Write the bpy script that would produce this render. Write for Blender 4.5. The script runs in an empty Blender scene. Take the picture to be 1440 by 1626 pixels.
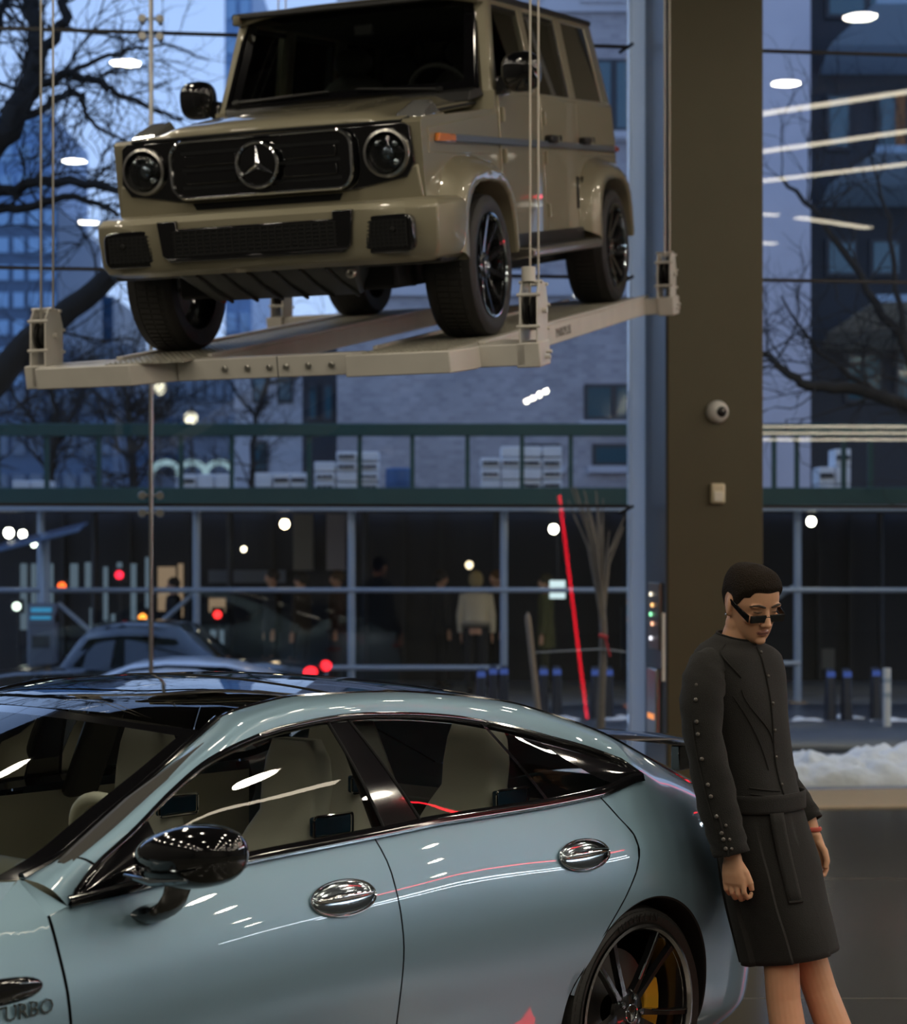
import bpy, bmesh, math, random
import numpy as np
from mathutils import Vector, Matrix
random.seed(7)
SC = bpy.context.scene
COL = SC.collection

# ------------------------------------------------------------------ camera
cam_d = bpy.data.cameras.new('camera'); cam = bpy.data.objects.new('camera', cam_d); COL.objects.link(cam)
cam.location = (0, 0, 1.85); cam.rotation_euler = (math.pi / 2, 0, 0)
cam_d.sensor_fit = 'HORIZONTAL'; cam_d.sensor_width = 36.0
cam_d.lens = 3100.0 / 1440.0 * 36.0
cam_d.shift_y = (880 - 813) / 1440.0
cam_d.dof.use_dof = True; cam_d.dof.focus_distance = 6.3; cam_d.dof.aperture_fstop = 3.8
cam_d.clip_end = 500
SC.camera = cam
# ------------------------------------------------------------------ view and sky
vs = SC.view_settings
vs.view_transform = 'Standard'; vs.look = 'None'; vs.gamma = 1.0; vs.use_curve_mapping = False
vs.exposure = 0.0
w = bpy.data.worlds.new('dusk_sky'); SC.world = w; w.use_nodes = True
nt = w.node_tree; nt.nodes.clear()
o_ = nt.nodes.new('ShaderNodeOutputWorld'); b_ = nt.nodes.new('ShaderNodeBackground')
tc = nt.nodes.new('ShaderNodeTexCoord'); sx = nt.nodes.new('ShaderNodeSeparateXYZ'); rp = nt.nodes.new('ShaderNodeValToRGB')
nt.links.new(tc.outputs['Generated'], sx.inputs[0]); nt.links.new(sx.outputs['Z'], rp.inputs[0])
e = rp.color_ramp.elements
e[0].position = 0.0; e[0].color = (.52, .66, .98, 1)
e[1].position = .75; e[1].color = (.20, .32, .66, 1)
m_ = rp.color_ramp.elements.new(.22); m_.color = (.41, .575, .97, 1)
nt.links.new(rp.outputs[0], b_.inputs['Color']); b_.inputs['Strength'].default_value = 1.3
nt.links.new(b_.outputs[0], o_.inputs['Surface'])
SC.cycles.max_bounces = 10; SC.cycles.transparent_max_bounces = 24
SC.cycles.caustics_reflective = False; SC.cycles.caustics_refractive = False
SC.cycles.sample_clamp_indirect = 6.0

# ------------------------------------------------------------------ materials
MATS = {}
def pbsdf(name, base, rough=.5, metal=0., coat=0., spec=.5, emis=None, estr=0., noise=None, bump=None, sheen=0., sss=0., coat_rough=.03):
    """procedural principled material; noise=(scale, amount) varies the colour, bump=(scale, strength)"""
    if name in MATS: return MATS[name]
    m = bpy.data.materials.new(name); m.use_nodes = True
    t = m.node_tree; p = t.nodes['Principled BSDF']
    p.inputs['Base Color'].default_value = (*base, 1)
    p.inputs['Roughness'].default_value = rough; p.inputs['Metallic'].default_value = metal
    p.inputs['Coat Weight'].default_value = coat; p.inputs['Coat Roughness'].default_value = coat_rough
    p.inputs['Specular IOR Level'].default_value = spec
    if sheen: p.inputs['Sheen Weight'].default_value = sheen
    if sss:
        p.inputs['Subsurface Weight'].default_value = sss; p.inputs['Subsurface Scale'].default_value = .012
        p.inputs['Subsurface Radius'].default_value = (1, .35, .2)
    if emis: p.inputs['Emission Color'].default_value = (*emis, 1); p.inputs['Emission Strength'].default_value = estr
    if noise or bump:
        c = t.nodes.new('ShaderNodeTexCoord')
    if noise:
        n = t.nodes.new('ShaderNodeTexNoise'); n.inputs['Scale'].default_value = noise[0]; n.inputs['Detail'].default_value = 5
        t.links.new(c.outputs['Object'], n.inputs['Vector'])
        mx = t.nodes.new('ShaderNodeMixRGB'); a = noise[1]
        mx.inputs[1].default_value = (*[max(0, k * (1 - a)) for k in base], 1); mx.inputs[2].default_value = (*[min(1, k * (1 + a)) for k in base], 1)
        t.links.new(n.outputs['Fac'], mx.inputs[0]); t.links.new(mx.outputs[0], p.inputs['Base Color'])
    if bump:
        n2 = t.nodes.new('ShaderNodeTexNoise'); n2.inputs['Scale'].default_value = bump[0]; n2.inputs['Detail'].default_value = 4
        t.links.new(c.outputs['Object'], n2.inputs['Vector'])
        b = t.nodes.new('ShaderNodeBump'); b.inputs['Strength'].default_value = bump[1]; b.inputs['Distance'].default_value = .02
        t.links.new(n2.outputs['Fac'], b.inputs['Height']); t.links.new(b.outputs[0], p.inputs['Normal'])
    MATS[name] = m; return m
def emit(name, col, s):
    if name in MATS: return MATS[name]
    m = bpy.data.materials.new(name); m.use_nodes = True; t = m.node_tree; t.nodes.clear()
    o = t.nodes.new('ShaderNodeOutputMaterial'); e = t.nodes.new('ShaderNodeEmission')
    e.inputs[0].default_value = (*col, 1); e.inputs[1].default_value = s; t.links.new(e.outputs[0], o.inputs[0])
    MATS[name] = m; return m
def glassm(name, tint, ior=1.5, refl=(1, 1, 1), rough=0.):
    """pane glass: tinted see-through plus fresnel reflection"""
    if name in MATS: return MATS[name]
    m = bpy.data.materials.new(name); m.use_nodes = True; t = m.node_tree; t.nodes.clear()
    o = t.nodes.new('ShaderNodeOutputMaterial'); mx = t.nodes.new('ShaderNodeMixShader'); f = t.nodes.new('ShaderNodeFresnel')
    f.inputs['IOR'].default_value = ior
    tr = t.nodes.new('ShaderNodeBsdfTransparent'); tr.inputs[0].default_value = (*tint, 1)
    g = t.nodes.new('ShaderNodeBsdfGlossy'); g.inputs['Color'].default_value = (*refl, 1); g.inputs['Roughness'].default_value = rough
    t.links.new(f.outputs[0], mx.inputs[0]); t.links.new(tr.outputs[0], mx.inputs[1]); t.links.new(g.outputs[0], mx.inputs[2])
    t.links.new(mx.outputs[0], o.inputs[0]); MATS[name] = m; return m

# ------------------------------------------------------------------ mesh helpers
class MB:
    def __init__(s): s.v = []; s.f = []; s.mi = []
    def add(s, vs, fs, mi=0):
        o = len(s.v); s.v += [tuple(map(float, p)) for p in vs]
        for f in fs: s.f.append(tuple(o + i for i in f)); s.mi.append(mi)
        return s
    def box(s, c, d, M=None, mi=0):
        x, y, z = d[0] / 2, d[1] / 2, d[2] / 2
        vs = [Vector((i * x, j * y, k * z)) for k in (-1, 1) for j in (-1, 1) for i in (-1, 1)]
        if M is not None: vs = [M @ p for p in vs]
        vs = [p + Vector(c) for p in vs]
        return s.add(vs, [(0, 2, 3, 1), (4, 5, 7, 6), (0, 1, 5, 4), (2, 6, 7, 3), (0, 4, 6, 2), (1, 3, 7, 5)], mi)
    def bb(s, x0, x1, y0, y1, z0, z1, mi=0):
        return s.box(((x0 + x1) / 2, (y0 + y1) / 2, (z0 + z1) / 2), (abs(x1 - x0), abs(y1 - y0), abs(z1 - z0)), None, mi)
    def hexa(s, p8, mi=0):
        return s.add(p8, [(0, 3, 2, 1), (4, 5, 6, 7), (0, 1, 5, 4), (1, 2, 6, 5), (2, 3, 7, 6), (3, 0, 4, 7)], mi)
    def prism(s, poly, fn, a, b, mi=0):
        """poly 2-d; fn(p, t) -> 3-d point at depth t"""
        n = len(poly); vs = [fn(p, a) for p in poly] + [fn(p, b) for p in poly]
        fs = [tuple(range(n))[::-1], tuple(range(n, 2 * n))] + [(i, (i + 1) % n, n + (i + 1) % n, n + i) for i in range(n)]
        return s.add(vs, fs, mi)
    def grid(s, rows, closed_u=False, closed_v=False, mi=0):
        n = len(rows); m = len(rows[0]); vs = [p for r in rows for p in r]; fs = []
        for i in range(n if closed_u else n - 1):
            for j in range(m if closed_v else m - 1):
                fs.append((i * m + j, i * m + (j + 1) % m, ((i + 1) % n) * m + (j + 1) % m, ((i + 1) % n) * m + j))
        return s.add(vs, fs, mi)
    def loft(s, rings, cap=True, mi=0):
        o = len(s.v); s.grid(rings, closed_v=True, mi=mi); m = len(rings[0]); n = len(rings)
        if cap:
            s.f.append(tuple(o + i for i in range(m))[::-1]); s.mi.append(mi)
            s.f.append(tuple(o + (n - 1) * m + i for i in range(m))); s.mi.append(mi)
        return s
    def tube(s, pts, r, k=8, cap=True, mi=0):
        pts = [Vector(p) for p in pts]; rs = r if hasattr(r, '__len__') else [r] * len(pts); rings = []
        up = None
        for i, p in enumerate(pts):
            d = (pts[min(i + 1, len(pts) - 1)] - pts[max(i - 1, 0)]).normalized()
            if up is None:
                up = Vector((0, 0, 1)) if abs(d.z) < .9 else Vector((1, 0, 0))
            a = d.cross(up).normalized(); b = a.cross(d).normalized(); up = b
            rings.append([p + (a * math.cos(t) + b * math.sin(t)) * rs[i] for t in [2 * math.pi * j / k for j in range(k)]])
        return s.loft(rings, cap, mi)
    def lathe(s, prof, M=None, k=32, mi=0, closed=False):
        """prof = [(radius, height)], turned about local z"""
        rows = []
        for j in range(k):
            a = 2 * math.pi * j / k
            r = [Vector((q[0] * math.cos(a), q[0] * math.sin(a), q[1])) for q in prof]
            rows.append([M @ p for p in r] if M is not None else r)
        return s.grid(rows, closed_u=True, closed_v=closed, mi=mi)
    def ell(s, c, r, M=None, nu=16, nv=10, mi=0, fn=None):
        rows = []
        for i in range(nv + 1):
            ph = math.pi * (i / nv - .5); row = []
            for j in range(nu):
                a = 2 * math.pi * j / nu
                p = Vector((r[0] * math.cos(ph) * math.cos(a), r[1] * math.cos(ph) * math.sin(a), r[2] * math.sin(ph)))
                if fn: p = fn(p)
                if M is not None: p = M @ p
                row.append(p + Vector(c))
            rows.append(row)
        return s.grid(rows, closed_v=True, mi=mi)
    def build(s, name, mat, parent=None, smooth=True, bevel=0, sub=0, weld=False, angle=40, solid=0, seg=2):
        me = bpy.data.meshes.new(name); me.from_pydata(s.v, [], s.f)
        ms = mat if isinstance(mat, (list, tuple)) else [mat]
        for m in ms: me.materials.append(m)
        if len(ms) > 1: me.polygons.foreach_set('material_index', s.mi)
        bm = bmesh.new(); bm.from_mesh(me)
        if weld: bmesh.ops.remove_doubles(bm, verts=bm.verts, dist=1e-4)
        bmesh.ops.recalc_face_normals(bm, faces=bm.faces); bm.to_mesh(me); bm.free()
        if smooth:
            me.polygons.foreach_set('use_smooth', [True] * len(me.polygons))
            if angle < 180 and not sub: me.set_sharp_from_angle(angle=math.radians(angle))
        me.update(); o = bpy.data.objects.new(name, me); COL.objects.link(o)
        if parent is not None: o.parent = parent
        if solid:
            k = o.modifiers.new('solid', 'SOLIDIFY'); k.thickness = abs(solid); k.offset = -1 if solid > 0 else 1
        if bevel:
            k = o.modifiers.new('bevel', 'BEVEL'); k.width = bevel; k.segments = seg; k.limit_method = 'ANGLE'; k.angle_limit = math.radians(35); k.harden_normals = False
        if sub:
            k = o.modifiers.new('sub', 'SUBSURF'); k.levels = sub; k.render_levels = sub
        return o
def tag(o, label=None, cat=None, group=None, kind=None):
    if label: o['label'] = label
    if cat: o['category'] = cat
    if group: o['group'] = group
    if kind: o['kind'] = kind
    return o
def thing(name, label, cat, loc=(0, 0, 0), group=None, M=None, rz=0, kind=None):
    o = bpy.data.objects.new(name, None); COL.objects.link(o); o.empty_display_size = .1
    if M is not None: o.matrix_world = M
    else: o.location = loc; o.rotation_euler = (0, 0, rz)
    return tag(o, label, cat, group, kind)
def dup(root, loc=None, label=None, rz=None, M=None):
    r = root.copy(); COL.objects.link(r)
    if M is not None: r.matrix_world = M
    if loc is not None: r.location = loc
    if rz is not None: r.rotation_euler = (0, 0, rz)
    if label: r['label'] = label
    for ch in list(root.children):
        c = ch.copy(); COL.objects.link(c); c.parent = r
        for g in list(ch.children):
            d = g.copy(); COL.objects.link(d); d.parent = c
    return r
def rot(axis, deg): return Matrix.Rotation(math.radians(deg), 3, axis)
def lerp(a, b, t): return a + (b - a) * t
def interp(x, xs, ys):
    """smooth monotone (pchip) interpolation"""
    xs = np.asarray(xs, float); ys = np.asarray(ys, float)
    if xs[0] > xs[-1]: xs = xs[::-1]; ys = ys[::-1]
    if x <= xs[0]: return float(ys[0])
    if x >= xs[-1]: return float(ys[-1])
    h = np.diff(xs); dl = np.diff(ys) / h; m = np.zeros_like(ys); m[0] = dl[0]; m[-1] = dl[-1]
    for k in range(1, len(xs) - 1):
        if dl[k - 1] * dl[k] > 0:
            w1 = 2 * h[k] + h[k - 1]; w2 = h[k] + 2 * h[k - 1]; m[k] = (w1 + w2) / (w1 / dl[k - 1] + w2 / dl[k])
    i = int(np.searchsorted(xs, x)) - 1; t = (x - xs[i]) / h[i]
    return float((1 + 2 * t) * (1 - t) ** 2 * ys[i] + t * (1 - t) ** 2 * h[i] * m[i] + t * t * (3 - 2 * t) * ys[i + 1] + t * t * (t - 1) * h[i] * m[i + 1])
def rrect(x0, x1, y0, y1, r, k=5):
    pts = []
    for cx, cy, a0 in ((x1 - r, y1 - r, 0), (x0 + r, y1 - r, 90), (x0 + r, y0 + r, 180), (x1 - r, y0 + r, 270)):
        for i in range(k + 1):
            a = math.radians(a0 + 90 * i / k); pts.append((cx + r * math.cos(a), cy + r * math.sin(a)))
    return pts
def text_obj(name, body, size, mat, parent, M, extrude=.0015, align='CENTER'):
    cu = bpy.data.curves.new(name, 'FONT'); cu.body = body; cu.size = size; cu.extrude = extrude; cu.align_x = align; cu.align_y = 'CENTER'
    cu.resolution_u = 2
    t = bpy.data.objects.new(name, cu); COL.objects.link(t)
    me = bpy.data.meshes.new_from_object(t.evaluated_get(bpy.context.evaluated_depsgraph_get())); bpy.data.objects.remove(t)
    me.materials.clear(); me.materials.append(mat)
    o = bpy.data.objects.new(name, me); COL.objects.link(o)
    if parent is not None: o.parent = parent
    me.transform(M); return o
def curve_text(name, body, size, mat, parent, place):
    """lettering laid along a path: place(i, n) -> 4x4 matrix for character i"""
    bm = bmesh.new()
    for i, ch in enumerate(body):
        if ch == ' ': continue
        cu = bpy.data.curves.new('glyph', 'FONT'); cu.body = ch; cu.size = size; cu.extrude = .001; cu.align_x = 'CENTER'; cu.resolution_u = 2
        t = bpy.data.objects.new('glyph', cu); COL.objects.link(t)
        me = bpy.data.meshes.new_from_object(t.evaluated_get(bpy.context.evaluated_depsgraph_get())); bpy.data.objects.remove(t)
        me.transform(place(i, len(body))); bm.from_mesh(me); bpy.data.meshes.remove(me)
    me = bpy.data.meshes.new(name); bm.to_mesh(me); bm.free(); me.materials.append(mat)
    o = bpy.data.objects.new(name, me); COL.objects.link(o)
    if parent is not None: o.parent = parent
    return o
# ================================================================== the showroom shell
TH = math.radians(6.5)
GT = Vector((math.cos(TH), math.sin(TH), 0)); GN = Vector((-math.sin(TH), math.cos(TH), 0)); GC = 14.8
GLM = Matrix.Translation(GN * GC) @ Matrix.Rotation(TH, 4, 'Z')       # glazing frame: x along the glass, y outwards
ZC = 7.5
m_floor = pbsdf('dark_terrazzo', (.075, .073, .060), .16, noise=(60, .45), spec=.5)
m_ceil = pbsdf('ceiling_grey', (.10, .10, .10), .8)
m_wall = pbsdf('showroom_wall', (.14, .135, .125), .7)
m_wall_dark = pbsdf('showroom_wall_dark', (.10, .10, .10), .6)
m_pillar = pbsdf('olive_bronze_metal', (.088, .077, .042), .42, metal=.25, noise=(3, .08))
m_mull = pbsdf('anodised_aluminium', (.52, .56, .60), .35, metal=.5)
m_steel = pbsdf('brushed_steel', (.55, .54, .50), .28, metal=1.)
m_dark = pbsdf('black_sealant', (.012, .012, .014), .5)
m_thr = pbsdf('tan_stone', (.62, .52, .36), .5, noise=(14, .12))
m_glass = glassm('showroom_glass', (.93, .96, .96), 1.5)
m_white = pbsdf('white_plastic', (.78, .77, .72), .35)
m_cream = pbsdf('cream_plastic', (.74, .66, .45), .4)
m_blackgl = pbsdf('black_gloss_plastic', (.008, .008, .009), .12, coat=.5)

def struct(name, mb, mat, parent=None, **k):
    o = mb.build(name, mat, parent, smooth=False, **k)
    if parent is None: o['kind'] = 'structure'
    return o
XL, XR, YB = -10.4, 21.0, -14.0
gl0, gl1 = -9.0, 22.4
def gpt(x, y, z=0): return GLM @ Vector((x, y, z))
A = gpt(gl0, 0); B = gpt(gl1, 0)
mb = MB(); mb.prism([(XL, YB), (XR, YB), (B.x, B.y), (A.x, A.y)], lambda p, t: (p[0], p[1], t), -.12, 0)
struct('floor', mb, m_floor)
mb = MB(); mb.prism([(XL - .2, YB - .2), (XR + .2, YB - .2), (B.x + .2, B.y + .3), (A.x - .2, A.y + .3)], lambda p, t: (p[0], p[1], t), ZC, ZC + .3)
struct('ceiling', mb, m_ceil)
struct('wall_left', MB().bb(XL - .2, XL, YB, A.y, 0, ZC), m_wall_dark)
struct('wall_right', MB().bb(XR, XR + .2, YB, B.y, 0, ZC), m_wall_dark)
struct('wall_back', MB().bb(XL - .2, XR + .2, YB - .2, YB, 0, ZC), m_wall)
thr = MB().bb(gl0, gl1, -.98, 0, 0.001, .014); o = struct('trim_threshold', thr, m_thr); o.matrix_world = GLM

ROWS = [.02, 2.22, 3.98, 5.76, ZC]
def glazing(name, cols):
    root = thing(name, None, None, M=GLM, kind='structure')
    pm = {}
    for i in range(len(cols) - 1):
        for j in range(len(ROWS) - 1):
            x0, x1, z0, z1 = cols[i] + .008, cols[i + 1] - .008, ROWS[j] + .008, ROWS[j + 1] - .008
            MB().bb(x0, x1, -.009, .009, z0, z1).build('pane', m_glass, root, smooth=False)
    for z in ROWS[1:-1]: MB().bb(cols[0], cols[-1], -.012, .012, z - .012, z + .012).build('joint', m_dark, root, smooth=False)
    for x in cols[1:-1]: MB().bb(x - .008, x + .008, -.012, .012, 0, ZC).build('joint', m_dark, root, smooth=False)
    return root
win1 = glazing('window_1', [gl0, -7.9, -4.24, -.59, 3.05])
win2 = glazing('window_2', [3.895, 7.6, 11.3, 15.0, 18.7, gl1])
# vertical tension rod with pairs of round glass clamps, one for each joint of the left glazing
def glass_rod(x, label):
    t = thing('glazing_rod', label, 'rod', M=GLM @ Matrix.Translation((x, -.14, 0)), group='steel rods of the glazing')
    MB().tube([(0, 0, 0), (0, 0, ZC)], .017, 10).build('rod', m_steel, t)
    for z in ROWS[1:-1]:
        for dz in (-.065, .065):
            f = MB().tube([(-.065, 0, z + dz), (.065, 0, z + dz)], .009, 8).build('clamp_arm', m_steel, t)
            for sx_ in (-1, 1):
                M = Matrix.Translation((sx_ * .065, 0, z + dz)) @ Matrix.Rotation(-math.pi / 2, 4, 'X')
                MB().lathe([(0, -.02), (.028, -.02), (.032, -.008), (.028, .02), (.016, .03), (.016, .125), (0, .125)], M, 14).build('glass_clamp', m_steel, f)
    return t
glass_rod(-.59, 'slim vertical steel rod with round glass clamps behind the suspended car')
glass_rod(-4.24, 'slim vertical steel rod with round glass clamps beyond the left picture edge')
# column with a frosted glass fin at the pane edge
m_fin = bpy.data.materials.new('frosted_glass_fin'); m_fin.use_nodes = True; _t = m_fin.node_tree; _p = _t.nodes['Principled BSDF']
_p.inputs['Base Color'].default_value = (.80, .86, .90, 1); _p.inputs['Roughness'].default_value = .5
_tr = _t.nodes.new('ShaderNodeBsdfTranslucent'); _tr.inputs[0].default_value = (.85, .92, .97, 1); _mx = _t.nodes.new('ShaderNodeMixShader'); _mx.inputs[0].default_value = .75
_t.links.new(_p.outputs[0], _mx.inputs[1]); _t.links.new(_tr.outputs[0], _mx.inputs[2]); _t.links.new(_mx.outputs[0], _t.nodes['Material Output'].inputs[0])
px0, px1, py0 = 3.177, 3.893, -.77
pil = MB().bb(px0, px1, py0, .02, 0, ZC).build('wall_pillar', m_pillar, None, smooth=False, bevel=.006); pil['kind'] = 'structure'; pil.matrix_world = GLM
m_daylit = pbsdf('daylight_blue_tint', (.10, .13, .19), .4)  # column side coloured blue to stand in for daylight falling on it
cl_ = MB().bb(px0 - .012, px0, py0 + .02, .02, 0, ZC).build('daylit_side_face', m_daylit, pil, smooth=False)
mu = MB().bb(3.050, 3.165, -.06, .10, 0, ZC).build('trim_mullion', m_fin, None, smooth=False, bevel=.012); mu['kind'] = 'structure'; mu.matrix_world = GLM
for z in ROWS[1:-1]:
    MB().tube([(3.06, -.11, z), (2.96, -.05, z - .06)], .012, 6).build('bracket', m_dark, mu)
# ---- fittings on the column
def on_pillar(px, py): return GLM @ Matrix.Translation((px, py0, py))
t = thing('security_camera', 'white dome security camera with dark lens on the bronze column', 'camera', M=on_pillar(3.545, 2.895))
Mx = Matrix.Rotation(math.pi / 2, 4, 'X')
MB().lathe([(0, 0), (.078, 0), (.084, .012), (.082, .03), (.068, .06), (.045, .08), (0, .088)], Mx, 28).build('dome', m_white, t)
MB().ell((.016, -.072, -.004), (.042, .03, .042)).build('lens', m_blackgl, t)
MB().ell((.026, -.098, .008), (.008, .006, .008), nu=8, nv=6).build('lens_ring', m_steel, t)
t = thing('motion_sensor', 'small cream motion sensor box below the dome camera', 'sensor', M=on_pillar(3.545, 2.295))
MB().bb(-.055, .055, -.05, 0, -.075, .075).build('housing', m_cream, t, bevel=.018, seg=3)
MB().bb(-.036, .036, -.058, -.046, -.06, .015).build('lens_window', pbsdf('sensor_lens', (.85, .80, .66), .3), t, bevel=.008)
side = GLM @ Matrix.Translation((px0 - .012, 0, 0))
t = thing('intercom_panel', 'steel intercom panel with small lit buttons on the column side', 'panel', M=side)
MB().bb(-.03, 0, -.66, -.28, 1.14, 1.64).build('faceplate', pbsdf('panel_steel', (.30, .27, .24), .35, metal=.8), t, bevel=.008)
for k, (z, c) in enumerate([(1.55, (1, .9, .7)), (1.47, (1, .55, .2)), (1.40, (.3, 1, .5)), (1.33, (1, .5, .3)), (1.22, (.9, .9, 1))]):
    MB().ell((-.034, -.40 - .05 * (k % 2), z), (.012, .022, .016), nu=8, nv=6).build('button', emit('button_%d' % k, c, 2.0), t)
t = thing('door_reader', 'brushed steel reader box below the intercom panel', 'reader', M=side)
MB().bb(-.045, 0, -.62, -.30, .45, 1.0).build('housing', m_steel, t, bevel=.012)
MB().bb(-.05, -.044, -.56, -.36, .62, .66).build('indicator_strip', emit('orange_indicator', (1, .35, .12), 1.0), t)
t = thing('pull_handle', 'slim white vertical handle bar at the column corner', 'handle', M=GLM @ Matrix.Translation((px0 - .03, py0 + .04, 0)))
MB().tube([(0, -.03, .92), (0, -.03, 1.42)], .014, 10).build('grip_bar', m_white, t)
for z in (.97, 1.37): MB().tube([(0, -.03, z), (.03, .02, z)], .009, 8).build('standoff', m_steel, t)

# ================================================================== lamps of the room
WARM = (1.0, .90, .73)
m_lamp = emit('downlight_glow', WARM, 88.0)
m_line = emit('linear_light_glow', (1.0, .87, .66), 8.5)
m_red = emit('red_light_glow', (1.0, .015, .03), 22.0)
m_tube = emit('red_tube_glow', (1.0, .012, .03), 9.0)
m_cool = emit('cool_strip_glow', (.80, .90, 1.0), 24.0)
dl = thing('ceiling_downlight', 'round recessed downlight in the showroom ceiling', 'ceiling light', (0, 0, ZC), group='showroom downlights')
MB().lathe([(.19, -.001), (.215, -.02), (.20, -.035), (.175, -.03), (.175, -.001)], None, 28).build('trim_ring', m_white, dl)
MB().lathe([(0, -.032), (.176, -.032)], None, 28).build('diffuser', m_lamp, dl)
spots = [(5.39, 10.46), (5.76, 7.59), (-1.98, 6.8), (-2.35, .98), (-1.94, -4.22), (-.9, -9.6)]
for ix in range(12):
    for iy in range(10):
        x = -8.6 + ix * 2.5; y = -11.3 + iy * 2.75
        vx_, vy_ = (Vector((x, y, 0)) - GN * 2 * (GN.dot(Vector((x, y, 0))) - GC)).xy      # its mirror image behind the glass
        mu_, mv_ = 720 + 3100 * vx_ / vy_, 880 - 3100 * (ZC - 1.88) / vy_
        if mv_ < 640 and (-20 < mu_ < 370 or 930 < mu_ < 1020 or 1195 < mu_ < 1460): continue
        if min((x - a) ** 2 + (y - b) ** 2 for a, b in spots) > 2.2 ** 2 and not (-2.6 < x < 2.4 and 9.2 < y < 13.9): spots.append((x, y))
for i, (x, y) in enumerate(spots):
    lab_ = ('round downlight mirrored highest, above the pale balcony at top right', 'round downlight mirrored just right of the column above three light lines', 'round downlight mirrored left of the glazing rod, topmost', 'round downlight mirrored between the left hoist cables and the off-roader headlight', 'round downlight mirrored beside the off-roader bumper at left', 'small round downlight mirrored lowest at the left, above the platform')[i] if i < 6 else None
    if i == 0: dl.location = (x, y, ZC)
    else: d_ = dup(dl, (x, y, ZC), label=lab_ or 'round recessed downlight in the showroom ceiling')
    if i == 0: dl['label'] = lab_
def linear(name, label, p, q, wid, mat, grp, up=Vector((0, 0, 1)), body=.05, cat='ceiling light'):
    p = Vector(p); q = Vector(q); d = (q - p); L = d.length; d.normalize(); s_ = d.cross(up).normalized(); u_ = s_.cross(d)
    M = Matrix((( d.x, s_.x, u_.x, p.x), (d.y, s_.y, u_.y, p.y), (d.z, s_.z, u_.z, p.z), (0, 0, 0, 1)))
    t = thing(name, label, cat, M=M, group=grp)
    MB().bb(0, L, -wid / 2 - .01, wid / 2 + .01, .004, body).build('housing', m_mull, t, smooth=False)
    MB().bb(.01, L - .01, -wid / 2, wid / 2, -.012, .006).build('diffuser', mat, t, smooth=False)
    return t
G_ = 'linear lights mirrored in the right glazing'
def ext(a, b, k0, k1):
    a = Vector(a); b = Vector(b); return a + (b - a) * k0, a + (b - a) * k1
for nm, a, b in (('nearest the glass', (5.97, 6.21), (7.31, 7.79)), ('in the middle of three', (6.85, 4.03), (8.31, 5.77)), ('furthest from the glass of three', (7.66, 2.02), (9.28, 3.79))):
    linear('linear_light', 'long warm linear ceiling light %s, mirrored right of the column' % nm, (*a, 7.42), (*b, 7.42), .18, m_line, G_, body=.07)
for nm, a, b in (('short warm linear light mirrored below the three long ones', (9.44, -.76), (11.06, -1.47)), ('stub of linear light mirrored at the column edge, upper', (8.64, -.58), (9.06, -.66)), ('stub of linear light mirrored at the column edge, lower', (9.76, -3.36), (10.16, -3.42))):
    linear('linear_light', nm, (*a, 7.42), (*b, 7.42), .18, m_line, G_, body=.07)
for nm, z in (('topmost', 3.81), ('middle', 3.71), ('lowest', 3.61)):
    linear('light_bar', '%s of three stacked horizontal light bars mirrored right of the column' % nm, (7.6, 1.14, z), (10.45, 1.81, z), .030, m_line, 'stacked light bars', up=Vector((0, 1, 0)), body=-.05, cat='light bar')
rd = thing('red_light_tube', 'tall slanted red neon tube mirrored in the glass beside the wrapped sapling', 'neon tube', (2.635, 9.75, 0))
MB().tube([(-.295, -.06, 2.49), (-.005, 0, .10)], .017, 10).build('neon_tube', m_tube, rd)
MB().tube([(-.31, -.063, 2.60), (-.292, -.06, 2.47)], .021, 10).build('end_cap', m_blackgl, rd)
MB().lathe([(0, 0), (.16, 0), (.16, .02), (.03, .035), (.024, .12), (0, .12)], None, 20).build('light_foot', m_blackgl, rd)

cs_ = linear('red_light_strip', 'long red light strip hung far right, mirrored along the blue car doors', (10.5, 6.2, 4.30), (10.5, 13.5, 4.30), .05, m_red, None, up=Vector((1, 0, 0)), body=.05, cat='light strip')
for z, y0 in ((3.72, 4.6), (3.50, 5.6)):
    cs_ = linear('cool_light_strip', 'long cool white light strip %s the hung red strip' % ('just below' if z > 3.6 else 'at the lowest level below'), (10.5, y0, z), (10.5, 13.5, z), .07, m_cool, None, up=Vector((1, 0, 0)), body=.05, cat='light strip')

for n_ in ('red_light_strip', 'cool_light_strip', 'cool_light_strip.001'):
    r_ = bpy.data.objects[n_]; z_ = r_.matrix_world.translation.z
    for q_ in (.3, 3.4, 6.6):
        p_ = r_.matrix_world @ Vector((q_, 0, .02)); a_ = r_.matrix_world.inverted() @ Vector((p_.x, p_.y, ZC))
        MB().tube([(q_, 0, .02), tuple(a_)], .004, 6).build('hanger', m_steel, r_)

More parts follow.
